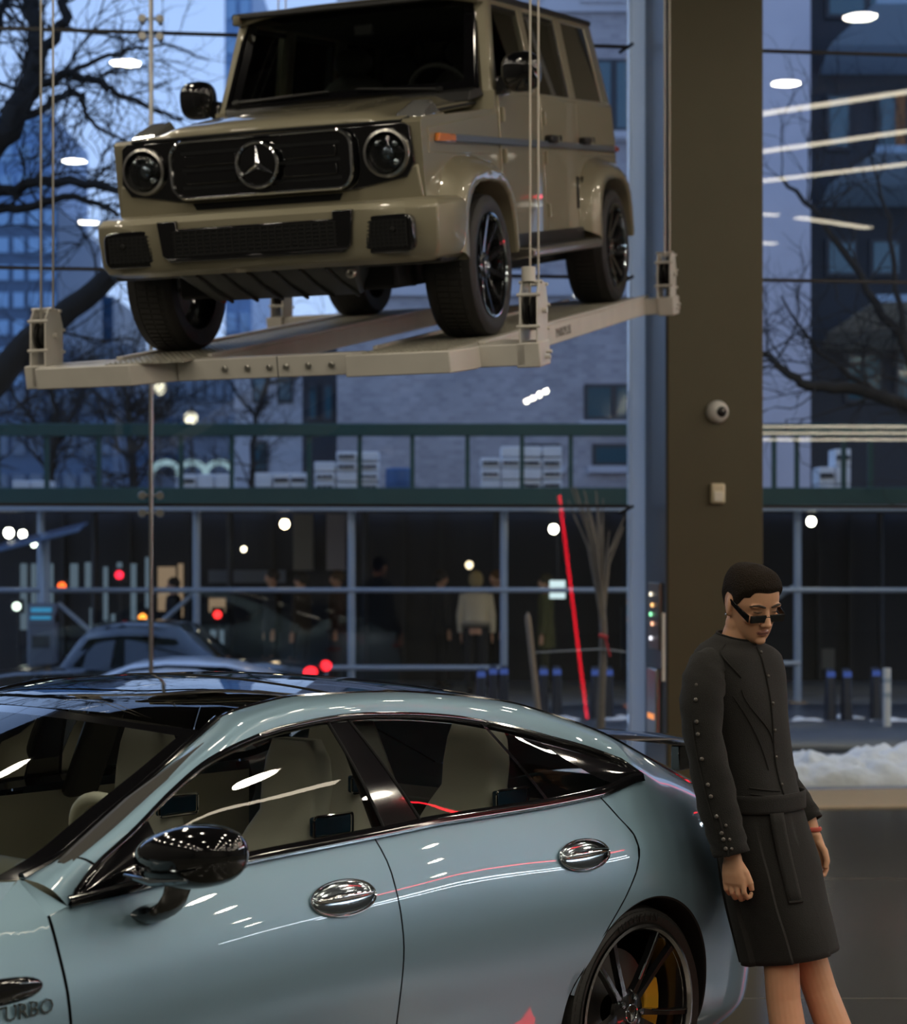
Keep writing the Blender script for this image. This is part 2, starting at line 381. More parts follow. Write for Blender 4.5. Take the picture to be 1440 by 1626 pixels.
cs_ = linear('red_light_strip', 'slanting red light strip hung high right, mirrored in the blue car windows', (8.0, 7.8, 6.5), (9.7, 9.2, 6.5), .05, m_red, None, body=.05, cat='light strip')
for q_ in (.3, 1.9): MB().tube([(q_, 0, .04), (q_, 0, ZC - 6.5)], .004, 6).build('hanger', m_steel, cs_)
linear('red_floor_strip', 'red light strip set on the floor in front of the person, below the frame', (1.337, 6.156, .02), (1.12, 5.915, .02), .03, emit('red_floor_glow', (1., .02, .03), 6.), None, up=Vector((0, 0, -1)), body=.02, cat='light strip')
t = thing('spotlight_rail', 'short rail of four small spotlights mirrored beside the platform corner', 'spotlight', (4.42, .56, 4.2))
MB().tube([(0, 0, .10), (-.25, 2.16, .10)], .02, 8).build('rail', m_blackgl, t)
for k_ in (.05, .95): MB().tube([(-.25 * k_, 2.16 * k_, .10), (-.25 * k_, 2.16 * k_, ZC - 4.2)], .006, 6).build('hanger', m_steel, t)
for k_ in range(4):
    x_, y_ = -.25 * (k_ + .3) / 3.6, 2.16 * (k_ + .3) / 3.6
    h_ = MB().tube([(x_, y_, .10), (x_, y_ + .04, -.02)], [.03, .045], 12).build('spot_head', m_blackgl, t)
    MB().ell((x_, y_ + .055, -.025), (.04, .04, .04), nu=12, nv=8).build('spot_bulb', m_lamp, h_)
# added lamps outside, out of view, to brighten the snow right of the column
for k_ in range(5):
    p_ = gpt(4.6 + k_ * 2.0, 1.3, ZC - .25); d_ = dup(dl, p_, label='added unseen downlight brightening the snow bank, %s from the column' % ('first', 'second', 'third', 'fourth', 'fifth')[k_]); d_['group'] = 'added snow bank lamps'
    d_.children[1].data = d_.children[1].data.copy() if k_ == 0 else _sd; _sd = d_.children[1].data; _sd.materials[0] = emit('added_fill_glow', (1., .88, .70), 190.)
mb = MB().bb(3.9, 14.5, .05, 2.3, ZC - .25, ZC); o = struct('added_soffit', mb, m_ceil); o.matrix_world = GLM  # unseen slab added to carry the snow bank lamps
for k_ in range(-1, 4):
    o = MB().bb(XL, XR, 8.13 + k_ * 3.0 - .004, 8.13 + k_ * 3.0 + .004, .0, .0012).build('floor_joint', pbsdf('floor_joint_strip', (.16, .15, .12), .4), bpy.data.objects['floor'], smooth=False)
# ================================================================== the pale blue fastback sedan
m_blue = pbsdf('pale_blue_paint', (.265, .415, .520), .44, metal=.5, coat=1., coat_rough=.015)
m_gap = pbsdf('panel_gap', (.006, .007, .008), .9)
m_gb = pbsdf('piano_black', (.004, .004, .005), .08, coat=1.)
m_roofgl = glassm('dark_glass_roof', (.40, .41, .41), 1.55)
m_chr = pbsdf('chrome', (.72, .73, .75), .07, metal=1.)
m_dchr = pbsdf('smoked_chrome', (.36, .42, .46), .10, metal=1.)
m_cglass = glassm('car_window_glass', (.86, .90, .86), 1.5)
m_wsglass = glassm('windscreen_glass', (.88, .92, .89), 1.5)
m_rub = pbsdf('tyre_rubber', (.020, .019, .018), .58, bump=(90, .12))
m_rubtx = pbsdf('tyre_lettering', (.004, .004, .004), .95)
m_rim = pbsdf('black_wheel_paint', (.010, .010, .011), .18, coat=.8)
m_lip = pbsdf('machined_rim_edge', (.62, .60, .58), .22, metal=1.)
m_disc = pbsdf('brake_disc_steel', (.28, .27, .26), .38, metal=1.)
m_amber = pbsdf('amber_caliper', (.75, .38, .03), .35, coat=.6)
m_leather = pbsdf('cream_leather', (.80, .77, .66), .45, bump=(120, .05))
m_cabin = pbsdf('dark_cabin_trim', (.035, .034, .030), .6)
m_dash = pbsdf('olive_dash_leather', (.20, .195, .15), .55)
m_screen = pbsdf('dark_blue_screen', (.02, .07, .13), .08, coat=.6)
m_under = pbsdf('underbody_black', (.008, .008, .008), .8)
m_redl = pbsdf('red_tail_lens', (.45, .012, .015), .1, coat=1.)

HW = .975
BELT = [(3.7, .74), (3.4, .84), (3.0, .925), (2.6, .972), (2.277, .990), (2.222, .994), (2.007, 1.007), (1.628, 1.032), (1.292, 1.043), (1.102, 1.049), (.856, 1.057), (.494, 1.058), (.097, 1.069), (-.115, 1.101),
        (-.30, 1.04), (-.5, .985), (-.7, .93), (-.9, .88), (-1.08, .83)]
CANT = [(2.222, .100, .994), (2.183, .120, 1.033), (1.943, .180, 1.159), (1.797, .220, 1.233), (1.634, .260, 1.299), (1.480, .285, 1.336), (1.328, .300, 1.362), (1.037, .305, 1.380), (.868, .305, 1.373), (.636, .300, 1.352), (.405, .285, 1.312), (.172, .260, 1.256), (-.045, .210, 1.191), (-.108, .150, 1.155), (-.128, .105, 1.117)]
RAIL = [(2.305, .180, 1.064), (2.175, .210, 1.094), (1.976, .270, 1.172), (1.756, .330, 1.263), (1.553, .375, 1.360), (1.482, .385, 1.395), (1.349, .390, 1.420), (1.194, .390, 1.436), (.952, .390, 1.433), (.779, .390, 1.427), (.542, .385, 1.405), (.240, .380, 1.364), (.037, .370, 1.313), (-.240, .360, 1.230), (-.423, .350, 1.153), (-.679, .340, 1.039), (-.728, .335, 1.017), (-.9, .35, .955), (-1.08, .40, .90)]
def belt(s): return interp(s, [p[0] for p in BELT], [p[1] for p in BELT])
def cant(s): return interp(s, [p[0] for p in CANT], [p[1] for p in CANT]), interp(s, [p[0] for p in CANT], [p[2] for p in CANT])
def rail(s): return interp(s, [p[0] for p in RAIL], [p[1] for p in RAIL]), interp(s, [p[0] for p in RAIL], [p[2] for p in RAIL])
ZF = [.17, .285, .42, .57, .70, .80, .90, 1.0]; WF = [.13, .055, .034, .018, .012, .025, .060, .108]
def taper(s):
    k = 0
    if s < -.35: k += .30 * ((-.35 - s) / .72) ** 2.4
    if s > 2.95: k += .34 * ((s - 2.95) / .9) ** 2.4
    return k
def WW(s, z):
    """inward offset of the body side at station s, height z"""
    zb = belt(s); zs = [f * zb for f in ZF]; ws = list(WF)
    if s < 0: wr, zr = rail(s); zs.append(max(zr, zb + .05)); ws.append(wr - taper(s) if s < -.35 else wr)
    elif s > 2.225: zs.append(zb + .075); ws.append(.185)
    else: wc, zc = cant(s); zs.append(max(zc, zb + .02)); ws.append(max(wc, .12))
    wv = interp(z, zs, ws) + taper(s)
    for c in (0., 2.95): wv -= .022 * math.exp(-((s - c) / .5) ** 2) * math.exp(-((z - .74) / .2) ** 2)
    wv += .012 * math.exp(-((s - 1.3) / .9) ** 2) * math.exp(-((z - .5) / .13) ** 2)
    return wv
def PS(s, z, sg=1, off=0.): return (s, sg * (HW - WW(s, z) - off), z)

CARA = math.radians(-132.0)
car = thing('sports_sedan', 'pale blue four-door fastback with black roof parked in the foreground', 'car', M=Matrix.Translation((-.1014, 6.9825, 0)) @ Matrix.Rotation(CARA, 4, 'Z'))

SEAMC = [(.30, .40), (.475, .355), (.58, .27), (.68, .19), (.77, .105), (.85, .032), (.90, .010), (.929, .011), (1.0, .06), (1.08, .12)]
def seamA(z): return 2.277
def seamB(z): return 1.126 + (.030 * max(0, (z - .95) / .11) ** 1.5 if z > .95 else 0) + .012 * max(0, (.72 - z) / .4)
def seamC(z): return interp(z, [p[0] for p in SEAMC], [p[1] for p in SEAMC])
def side_panel(name, sF, sR, zlo, sg, ns=26, nz=22, gap=.003):
    rows = []
    for j in range(nz + 1):
        v = j / nz; row = []
        for i in range(ns + 1):
            u = i / ns; z = zlo + (1.05 - zlo) * v
            for _ in range(3):
                s = lerp(sF(z) - gap, sR(z) + gap, u); z = lerp(zlo, belt(s) - .001, v)
            row.append(PS(s, z, sg))
        rows.append(row)
    return MB().grid(rows).build(name, m_blue, car, angle=180)
def glass_part(sA, sB, v0, v1, sg, mat, name, parent, ns=14, nv=8, off=0.):
    """patch of the glasshouse side between two lines sA(v), sB(v)"""
    rows = []
    for j in range(nv + 1):
        v = lerp(v0, v1, j / nv); row = []
        for i in range(ns + 1):
            s = lerp(sA(v), sB(v), i / ns); wc, zc = cant(s); zb = belt(s) + .016; zc2 = max(zc - .016, zb + .001)
            w_ = lerp(.112, max(wc + .004, .112), v) - .012 * math.sin(math.pi * v) + off
            row.append((s, sg * (HW - w_), lerp(zb, zc2, v)))
        rows.append(row)
    return MB().grid(rows).build(name, mat, parent, angle=180)
def sweep(name, pts, prof, mat, parent, sg=1):
    """strip along pts (s, w, z); prof = [(dw, dz)] offsets"""
    rows = [[(s, sg * (HW - (w_ + a)), z + b) for a, b in prof] for s, w_, z in pts]
    return MB().grid(rows, closed_v=True).build(name, mat, parent, angle=60)

for sg in (1, -1):
    fd = side_panel('front_door', seamA, seamB, .30, sg)
    rd_ = side_panel('rear_door', seamB, seamC, .30, sg)
    # dark backing behind the shut lines
    for fn, z0, z1 in ((seamA, .3, .98), (seamB, .3, 1.045), (seamC, .48, 1.06)):
        rows = [[PS(fn(z) + ds, min(z, belt(fn(z)) - .01), sg, .016) for ds in (-.035, -.01, .01, .035)] for z in np.linspace(z0, z1, 24)]
        MB().grid(rows).build('shut_line', m_gap, car)
    # sill
    rows = [[PS(lerp(2.53, .36, i / 24), z, sg, -.004 if z < .27 else 0) for i in range(25)] for z in (.16, .18, .2, .23, .26, .28, .297)]
    MB().grid(rows).build('side_sill', m_blue, car, angle=180)
    # rear quarter, laid around the wheel arch
    poly = [(seamC(z) - .005, z) for z in np.linspace(.475, .91, 24)] + [(-.115, 1.099), (-.165, 1.252), (-.24, 1.230), (-.423, 1.153), (-.679, 1.039), (-.728, 1.017), (-.9, .955), (-1.06, .90), (-1.085, .80), (-1.08, .55), (-1.05, .40), (-.98, .30), (-.85, .245), (-.6, .20), (-.40, .185)]
    cx, cz, ra = -.025, .365, .372
    dense = []
    for a, b in zip(poly[:-1], poly[1:]):
        n = max(1, int(math.dist(a, b) / .025))
        dense += [(lerp(a[0], b[0], k / n), lerp(a[1], b[1], k / n)) for k in range(n)]
    dense.append(poly[-1])
    rows = []; arch = []
    for (s, z) in dense:
        d = math.dist((s, z), (cx, cz)); ux, uz = (s - cx) / d, (z - cz) / d
        if d < .3: d = .3
        row = []
        for k in range(17):
            r = lerp(ra, d, (k / 16) ** 1.15); ps_ = (cx + ux * r, cz + uz * r)
            row.append(PS(ps_[0], ps_[1], sg))
        rows.append(row); arch.append((cx + ux * ra, cz + uz * ra))
    up_ = [[PS(lerp(seamC(lerp(.91, 1.068, f)) - .005, lerp(seamC(.91) - .005, -.115, f), k), lerp(lerp(.91, 1.068, f), lerp(.91, 1.099, f), k), sg) for k in np.linspace(0, 1.012, 9)] for f in np.linspace(0, 1, 16)]
    q = MB().grid(rows).grid(up_).build('rear_quarter', m_blue, car, angle=180, weld=True)
    lipr = []
    for (s, z) in arch:
        d = math.dist((s, z), (cx, cz)); ux, uz = (s - cx) / d, (z - cz) / d; y = HW - WW(s, z)
        lipr.append([(s, sg * y, z), (s - ux * .006, sg * (y - .004), z - uz * .006), (s - ux * .006, sg * (y - .05), z - uz * .006), (s + ux * .02, sg * (y - .25), z + uz * .02), (s + ux * .02, sg * (y - .42), z + uz * .02)])
    MB().grid(lipr).build('wheel_arch_liner', m_under, car)
    # front fender around the front wheel
    poly = [(2.283, .30), (2.283, .6), (2.283, .978), (2.308, 1.060), (2.40, 1.015), (2.6, .998), (3.0, .95), (3.4, .862), (3.72, .73), (3.80, .6), (3.80, .35), (3.55, .2)]
    dense = []
    for a, b in zip(poly[:-1], poly[1:]):
        n = max(1, int(math.dist(a, b) / .04)); dense += [(lerp(a[0], b[0], k / n), lerp(a[1], b[1], k / n)) for k in range(n)]
    dense.append(poly[-1]); rows = []
    for (s, z) in dense:
        d = math.dist((s, z), (2.95, .355)); ux, uz = (s - 2.95) / d, (z - .355) / d
        rows.append([PS(2.95 + ux * lerp(.38, d, k / 14), .355 + uz * lerp(.38, d, k / 14), sg) for k in range(15)])
    fen = MB().grid(rows).build('front_fender', m_blue, car, angle=180)
    ca_, ra_ = cant(2.222), rail(2.305); e_ = PS(2.283, .978, sg)
    MB().add([e_, (2.222, sg * (HW - ca_[0]), ca_[1]), (2.300, sg * (HW - ra_[0] + .012), ra_[1] - .006), PS(2.308, 1.060, sg)], [(0, 1, 2), (0, 2, 3)]).build('fender_corner', m_blue, fen, angle=180)
    MB().grid([[(2.95 + .375 * math.cos(a), sg * (HW - .03), .355 + .375 * math.sin(a)), (2.95 + .40 * math.cos(a), sg * .5, .355 + .40 * math.sin(a))] for a in [math.radians(-15 + 7 * k) for k in range(31)]]).build('wheel_arch_liner', m_under, car)
    # fender vent with badge
    v_ = MB().ell((2.585, sg * (HW - WW(2.56, .834) + .002), .834), (.24, .016, .034), nu=40, nv=14, fn=lambda p: Vector((math.copysign(abs(p.x / .24) ** .45, p.x) * .24, p.y, p.z))).build('fender_vent', m_gb, car)
    # side rail: A pillar, roof edge and C pillar in one band
    def ruled(t0, t1, n, name):
        rows = []
        for i in range(n + 1):
            t = lerp(t0, t1, i / n); sc = lerp(2.222, -.115, t); sr = lerp(2.305, -.165, t)
            wc, zc = cant(sc); wr, zr = rail(sr); row = []
            for k in range(8):
                v = k / 7; bul = .018 * math.sin(math.pi * v)
                row.append((lerp(sc, sr, v), sg * (HW - lerp(wc, wr, v) + bul), lerp(zc, zr, v) + bul * .75))
            rows.append(row)
        return MB().grid(rows).build(name, m_blue, car, angle=180)
    ruled(0.0, .046, 3, 'pillar_gusset'); ruled(.049, 1., 70, 'side_rail')
    # black window surround
    top = [(s, *cant(s)) for s in np.linspace(2.215, -.126, 70)]; bot = [(s, .100, belt(s)) for s in np.linspace(2.215, -.12, 50)]
    sweep('window_trim', [(a, b - .004, c) for a, b, c in top], [(0, .002), (-.006, -.004), (-.003, -.016), (.012, -.026), (.02, -.01)], m_gb, car, sg)
    sweep('belt_trim', bot, [(.004, -.004), (-.008, 0), (-.006, .012), (.004, .022), (.02, .024), (.02, 0)], m_gb, car, sg)
    sweep('belt_highlight', [(a, b - .007, c - .004) for a, b, c in bot], [(0, 0), (-.003, .002), (-.002, .006), (.002, .006)], m_chr if sg < 0 else m_dchr, car, sg)  # bright strip stands in for light reflected along the black trim
    # windows and dark pillars
    fg = glass_part(lambda v: 1.90 + .0 * v, lambda v: lerp(1.106, 1.140, v), 0, 1, sg, m_cglass, 'window', fd)
    glass_part(lambda v: 2.205, lambda v: 1.90, 0, 1, sg, m_gb, 'mirror_sail', fd, off=-.002)
    glass_part(lambda v: lerp(1.106, 1.140, v), lambda v: lerp(.952, 1.056, v), 0, 1, sg, m_gb, 'door_pillar', rd_, 4, 8, -.003)
    glass_part(lambda v: lerp(.952, 1.056, v), lambda v: lerp(.378, .476, v), 0, 1, sg, m_cglass, 'window', rd_)
    glass_part(lambda v: lerp(.378, .476, v), lambda v: lerp(.362, .458, v), 0, 1, sg, m_gb, 'window_divider', rd_, 2, 8, -.006)
    glass_part(lambda v: lerp(.362, .458, v), lambda v: lerp(.012, .25, v), 0, 1, sg, m_cglass, 'quarter_window', rd_, 8, 8)
    glass_part(lambda v: lerp(.012, .25, v), lambda v: lerp(-.115, -.105, v), 0, 1, sg, m_gb, 'corner_panel', q, 8, 8, -.002)
    for f0, f1 in (((1.106, 1.140), -.012), ((.952, 1.056), .010)):
        rows = [(lerp(f0[0], f0[1], v), v) for v in np.linspace(0, 1, 8)]
        pts = []
        for s, v in rows:
            wc, zc = cant(s); zb = belt(s) + .016; pts.append((s, sg * (HW - lerp(.112, wc + .004, v) + .012 * math.sin(math.pi * v) + .003), lerp(zb, zc - .016, v)))
        MB().tube(pts, .005, 6).build('window_seal', m_gap, car)
    # flush door handles
    for s0, dr in ((1.333, fd), (.282, rd_)):
        z0 = .905; y0 = HW - WW(s0, z0)
        M = rot('X', 0)
        ang = math.degrees(math.atan((WW(s0, z0 + .03) - WW(s0, z0 - .03)) / .06)); Rh = rot('X', sg * ang)
        h = MB().ell((s0, sg * (y0 + .003), z0), (.122, .010, .047), Rh, nu=32, nv=12).build('handle_cup', m_dchr, dr)
        MB().ell(Vector((s0, sg * (y0 + .012), z0 + .004)), (.117, .015, .013), Rh, nu=28, nv=10).build('handle_bar', m_chr, h)
        MB().tube([Vector((s0, sg * (y0 + .004), z0)) + Rh @ Vector((.124 * math.cos(a), 0, .049 * math.sin(a))) for a in np.linspace(0, 2 * math.pi, 33)], .0032, 6, cap=False).build('handle_rim', m_chr, h)
    # door mirror
    mc = Vector((1.985, sg * 1.060, 1.108))
    def mshape(p):
        x, y, z = p
        x = math.copysign(abs(x / .105) ** .85, x) * .105; y = math.copysign(abs(y / .15) ** .85, y) * .15; z = math.copysign(abs(z / .08) ** .85, z) * .08
        k = y * sg / .15
        return Vector((x * (1 - .18 * max(0, k)) + (-.03 if False else 0) - .02 * k, y, z * (1 - .22 * max(0, -k)) + .012 * k))
    mr = MB().ell(mc, (.105, .150, .080), nu=28, nv=18, fn=mshape)
    mi_ = mr.build('door_mirror', m_gb, car)
    MB().tube([(2.10, sg * (.94), 1.062), (2.11, sg * 1.06, 1.058), (2.085, sg * 1.16, 1.07)], [.004, .011, .004], 8).build('mirror_indicator', m_dchr, mi_)
    rows = []
    for t, (s, y, z, a, b) in enumerate([(1.985, 1.02, 1.05, .05, .035), (1.985, 1.00, 1.01, .045, .034), (1.985, .975, .975, .050, .034), (1.985, .94, .955, .058, .03), (1.985, .89, .950, .060, .026)]):
        rows.append([(s + a * math.cos(w_), sg * (y + .02 * math.sin(w_)), z + b * math.sin(w_)) for w_ in np.linspace(0, 2 * math.pi, 15)[:-1]])
    MB().loft(rows).build('mirror_foot', m_gb, mi_)

# fender badge text on the near side
def fplace(s, z, size):
    y = HW - WW(s, z) + .003
    return Matrix(((-1, 0, 0, s), (0, 0, 1, y), (0, 1, 0, z), (0, 0, 0, 1)))
text_obj('fender_badge', 'V8 BITURBO', .052, m_dchr, car, fplace(2.47, .785, .05), .003)

# ---- roof, glass and bonnet
RC = [(1.72, 1.405), (1.55, 1.438), (1.35, 1.455), (1.15, 1.466), (.9, 1.466), (.6, 1.448), (.3, 1.415), (0, 1.365), (-.3, 1.298), (-.6, 1.213), (-.9, 1.115), (-1.02, 1.06), (-1.10, .97)]
def zc_(s): return interp(s, [p[0] for p in RC], [p[1] for p in RC])
def crow(s, ds, n=24):
    """one row over the roof from left rail to right rail; the middle runs ds further forward"""
    row = []
    for i in range(n + 1):
        k = -1 + 2 * i / n; q = 1 - abs(k); f = 1 - (1 - q) ** 2.2
        s2 = s + ds * f; wr, zr = rail(s); y = (HW - wr) * (-k)
        row.append((s2, y, lerp(zr - .004, max(zc_(s2), zr), f)))
    return row
ro = MB().grid([crow(s, .17 * max(0, (s - .9) / .65)) for s in np.linspace(1.545, -.02, 30)]).build('glass_roof', m_roofgl, car, angle=180)
MB().tube(crow(1.02, .05), .004, 6).build('roof_joint', m_gap, ro)
MB().grid([crow(s, 0) for s in np.linspace(-.025, -.78, 16)]).build('rear_window', m_roofgl, car, angle=180)
MB().grid([crow(s, 0) for s in np.linspace(-.785, -1.085, 8)]).build('boot_lid', m_blue, car, angle=180)
for sg in (1, -1):
    MB().tube([(s, sg * (HW - rail(s)[0] + .002), rail(s)[1] - .001) for s in np.linspace(1.55, -.75, 50)], .006, 6).build('roof_seal', m_gb, ro)
rows = []
for i in range(21):
    t = i / 20; sl = lerp(2.305, 1.549, t); wr, zr = rail(sl); c = (lerp(2.66, 1.719, t), lerp(1.035, 1.405, t ** .93)); row = []
    for j in range(29):
        k = -1 + 2 * j / 28; q = 1 - abs(k); f = 1 - (1 - q) ** 2
        row.append((lerp(sl, c[0], f), -(HW - wr) * k, lerp(zr - .004, c[1], f) + .012 * f * math.sin(math.pi * t)))
    rows.append(row)
wsm = MB().grid(rows)
for n, f in enumerate(wsm.f):
    i, j = divmod(n, 28)
    if i < 1 or i >= 19 or j < 1 or j > 26: wsm.mi[n] = 1
wsm.build('windscreen', [m_wsglass, m_gb], car, angle=180)
for sg in (1, -1):
    MB().tube([(s, sg * (HW - rail(s)[0] + .003), rail(s)[1] + .001) for s in np.linspace(2.30, 1.5, 26)], .011, 8).build('windscreen_seal', m_gb, car)
rows = []
HE = [(2.308, 1.060), (2.40, 1.015), (2.6, .998), (3.0, .95), (3.4, .862), (3.72, .73)]
for i in range(19):
    t = i / 18; s = lerp(2.315, 3.72, t ** 1.3); ze = interp(s, [p[0] for p in HE], [p[1] for p in HE]); we = WW(s, ze) + .004; row = []
    sc = lerp(2.60, 3.86, t); zcc = lerp(1.03, .74, t ** 1.7)
    for j in range(25):
        k = -1 + 2 * j / 24; q = 1 - abs(k); f = 1 - (1 - q) ** 2.4
        row.append((lerp(s, sc, 1 - (1 - q) ** 2), -(HW - we) * k, lerp(ze, zcc, f) + .012 * math.exp(-((abs(k) - .55) / .12) ** 2)))
    rows.append(row)
bon = MB().grid(rows).build('bonnet', m_blue, car, angle=180)
MB().grid([[(2.28 + .28 * (1 - abs(k) ** 2), -.70 * k, .985), (2.40 + .28 * (1 - abs(k) ** 2), -.70 * k, .95)] for k in np.linspace(-1, 1, 17)]).build('cowl', m_gap, car)
# nose and tail
rows = []
for z, f in ((.74, 0), (.66, .05), (.5, .08), (.35, .07), (.22, .0), (.18, -.2)):
    rows.append([(3.72 + (.16 + f) * (1 - abs(k) ** 2.6), -.64 * k * (1 if abs(k) < 1 else 1), z - .03 * abs(k)) for k in np.linspace(-1, 1, 21)])
nose = MB().grid(rows).build('front_bumper', m_blue, car, angle=180)
MB().grid([[(3.90 - .10 * abs(k) ** 2, -.42 * k, z) for k in np.linspace(-1, 1, 13)] for z in (.34, .46, .60)]).build('grille', m_gb, car)
for sg in (1, -1):
    MB().ell((3.70, sg * .66, .69), (.16, .13, .045)).build('headlight', m_dchr, car)
rows = []
for z, f in ((.965, -.03), (.90, 0), (.82, .03), (.68, .035), (.5, .06), (.36, .05), (.24, 0)):
    y1 = HW - WW(-1.06, min(max(z, .26), .86)) + .01
    rows.append([(-1.07 - (.06 + f) * (1 - abs(k) ** 2.2), -y1 * k, z) for k in np.linspace(-1, 1, 25)])
MB().grid(rows).build('rear_bumper', m_blue, car, angle=180)
MB().bb(-1.00, -.80, -.45, .45, .19, .27).build('diffuser', m_gb, car, bevel=.01)
for sg in (1, -1):
    MB().ell((-1.07, sg * .48, .80), (.04, .22, .035)).build('tail_light', m_redl, car)
wing = MB()
wing.loft([[(-1.00 + a * (1 - .25 * abs(k) ** 3) - .02, .72 * k, 1.125 + b + .012 * (1 - k * k)) for a, b in ((-.09, .012), (-.05, .018), (.03, .012), (.10, -.004), (.04, -.006), (-.05, -.002))] for k in np.linspace(-1, 1, 17)])
wg = wing.build('rear_wing', m_gb, car)
for y in (-.42, .42): MB().bb(-1.02, -.94, y - .02, y + .02, 1.03, 1.125).build('wing_strut', m_gb, wg, bevel=.005)
# floor pan and cabin
MB().bb(-.70, 3.6, -.70, .70, .15, .24).build('floor_pan', m_under, car)
MB().bb(-1.0, -.28, -.55, .55, .26, .82).build('boot_tub', m_under, car)
MB().bb(2.30, 3.3, -.50, .50, .26, .80).build('engine_bulkhead', m_under, car)
MB().grid([[(s, y, .96 + .05 * math.sin(math.pi * (s - 1.72) / 1.1) - .03 * (abs(y) / .8) ** 2) for y in np.linspace(-.70, .70, 17)] for s in np.linspace(1.72, 2.30, 10)] ).build('dashboard', m_dash, car, solid=.02)
MB().bb(1.70, 1.80, -.78, .78, .52, .95).build('dash_face', m_cabin, car, bevel=.03)
MB().ell((1.83, .37, .965), (.13, .22, .055)).build('instrument_hood', m_dash, car)
MB().bb(.7, 1.75, -.14, .14, .25, .62).build('centre_console', m_cabin, car, bevel=.03)
for sg in (1, -1):
    MB().grid([[(s, sg * (HW - .15), z) for s in np.linspace(2.2, .1, 6)] for z in (.28, .6, .9, 1.03)]).build('door_card', m_leather if sg < 0 else m_cabin, car)
    MB().box((.95, sg * .665, 1.2), (.14, .05, .42), rot('X', sg * 28)).build('inner_pillar', m_cabin, car, bevel=.02)
    MB().tube([(2.18, sg * .80, 1.06), (1.9, sg * .73, 1.19), (1.6, sg * .66, 1.30), (1.3, sg * .60, 1.37), (.8, sg * .58, 1.40), (.3, sg * .58, 1.34), (-.1, sg * .6, 1.24)], .035, 8).build('headlining_edge', m_cabin, car)
MB().bb(.92, 1.06, -.56, .56, 1.395, 1.425).build('roof_crossbar', m_cabin, car, bevel=.01)
Mst = Matrix.Translation((1.66, .37, 1.0)) @ Matrix.Rotation(math.radians(-66), 4, 'Y')
sw = MB().lathe([(.185 + .019 * math.cos(a), .019 * math.sin(a)) for a in np.linspace(0, 2 * math.pi, 12)[:-1]], Mst, 40, closed=True).build('steering_wheel', m_leather, car)
MB().lathe([(0, -.03), (.07, -.03), (.075, 0), (.05, .02), (0, .025)], Mst, 20).build('wheel_hub', m_cabin, sw)
for a in (0, 180, 270):
    d = Vector((math.cos(math.radians(a + 90)), math.sin(math.radians(a + 90)), 0))
    MB().tube([Mst @ (d * .05), Mst @ (d * .18)], .014, 8).build('wheel_spoke', m_cabin, sw)
def cseat(s0, y0, nm='seat'):
    rows = []
    for z, x, wd, th in ((.46, .02, .20, .09), (.60, -.02, .235, .10), (.75, -.06, .245, .09), (.90, -.10, .225, .075), (1.0, -.125, .17, .062), (1.06, -.14, .125, .058), (1.14, -.15, .125, .062), (1.22, -.155, .112, .058), (1.28, -.15, .085, .045)):
        rows.append([(s0 + x + th * math.copysign(abs(math.cos(a)) ** .6, math.cos(a)), y0 + wd * math.copysign(abs(math.sin(a)) ** .55, math.sin(a)), z) for a in np.linspace(0, 2 * math.pi, 25)[:-1]])
    b = MB().loft(rows).build(nm + '_backrest', m_leather, car, angle=180)
    MB().ell((s0 + .22, y0, .44), (.29, .25, .10), fn=lambda p: Vector((math.copysign(abs(p.x / .29) ** .6, p.x) * .29, math.copysign(abs(p.y / .25) ** .6, p.y) * .25, p.z))).build(nm + '_cushion', m_leather, b)
    sc_ = MB().bb(s0 - .225, s0 - .21, y0 - .10, y0 + .10, .985, 1.045).build(nm + '_headrest_trim', m_chr, b, bevel=.008)
    em = MB().bb(s0 - .215, s0 - .055, y0 + .150, y0 + .176, 1.0, 1.062).build(nm + '_side_panel', m_screen, b, bevel=.008)
    MB().tube([(s0 - .135 + a_, y0 + .177, 1.031 + b_) for a_, b_ in rrect(-.082, .082, -.033, .033, .012, 3)] + [(s0 - .053, y0 + .177, 1.05)], .004, 6).build(nm + '_panel_frame', m_chr, em)
for y in (.36, -.36): cseat(1.12, y, 'front_seat')
for y in (.34, -.34): cseat(.26, y, 'rear_seat')
MB().bb(-.28, .02, -.62, .62, .80, .98).build('parcel_shelf', m_cabin, car, bevel=.03)

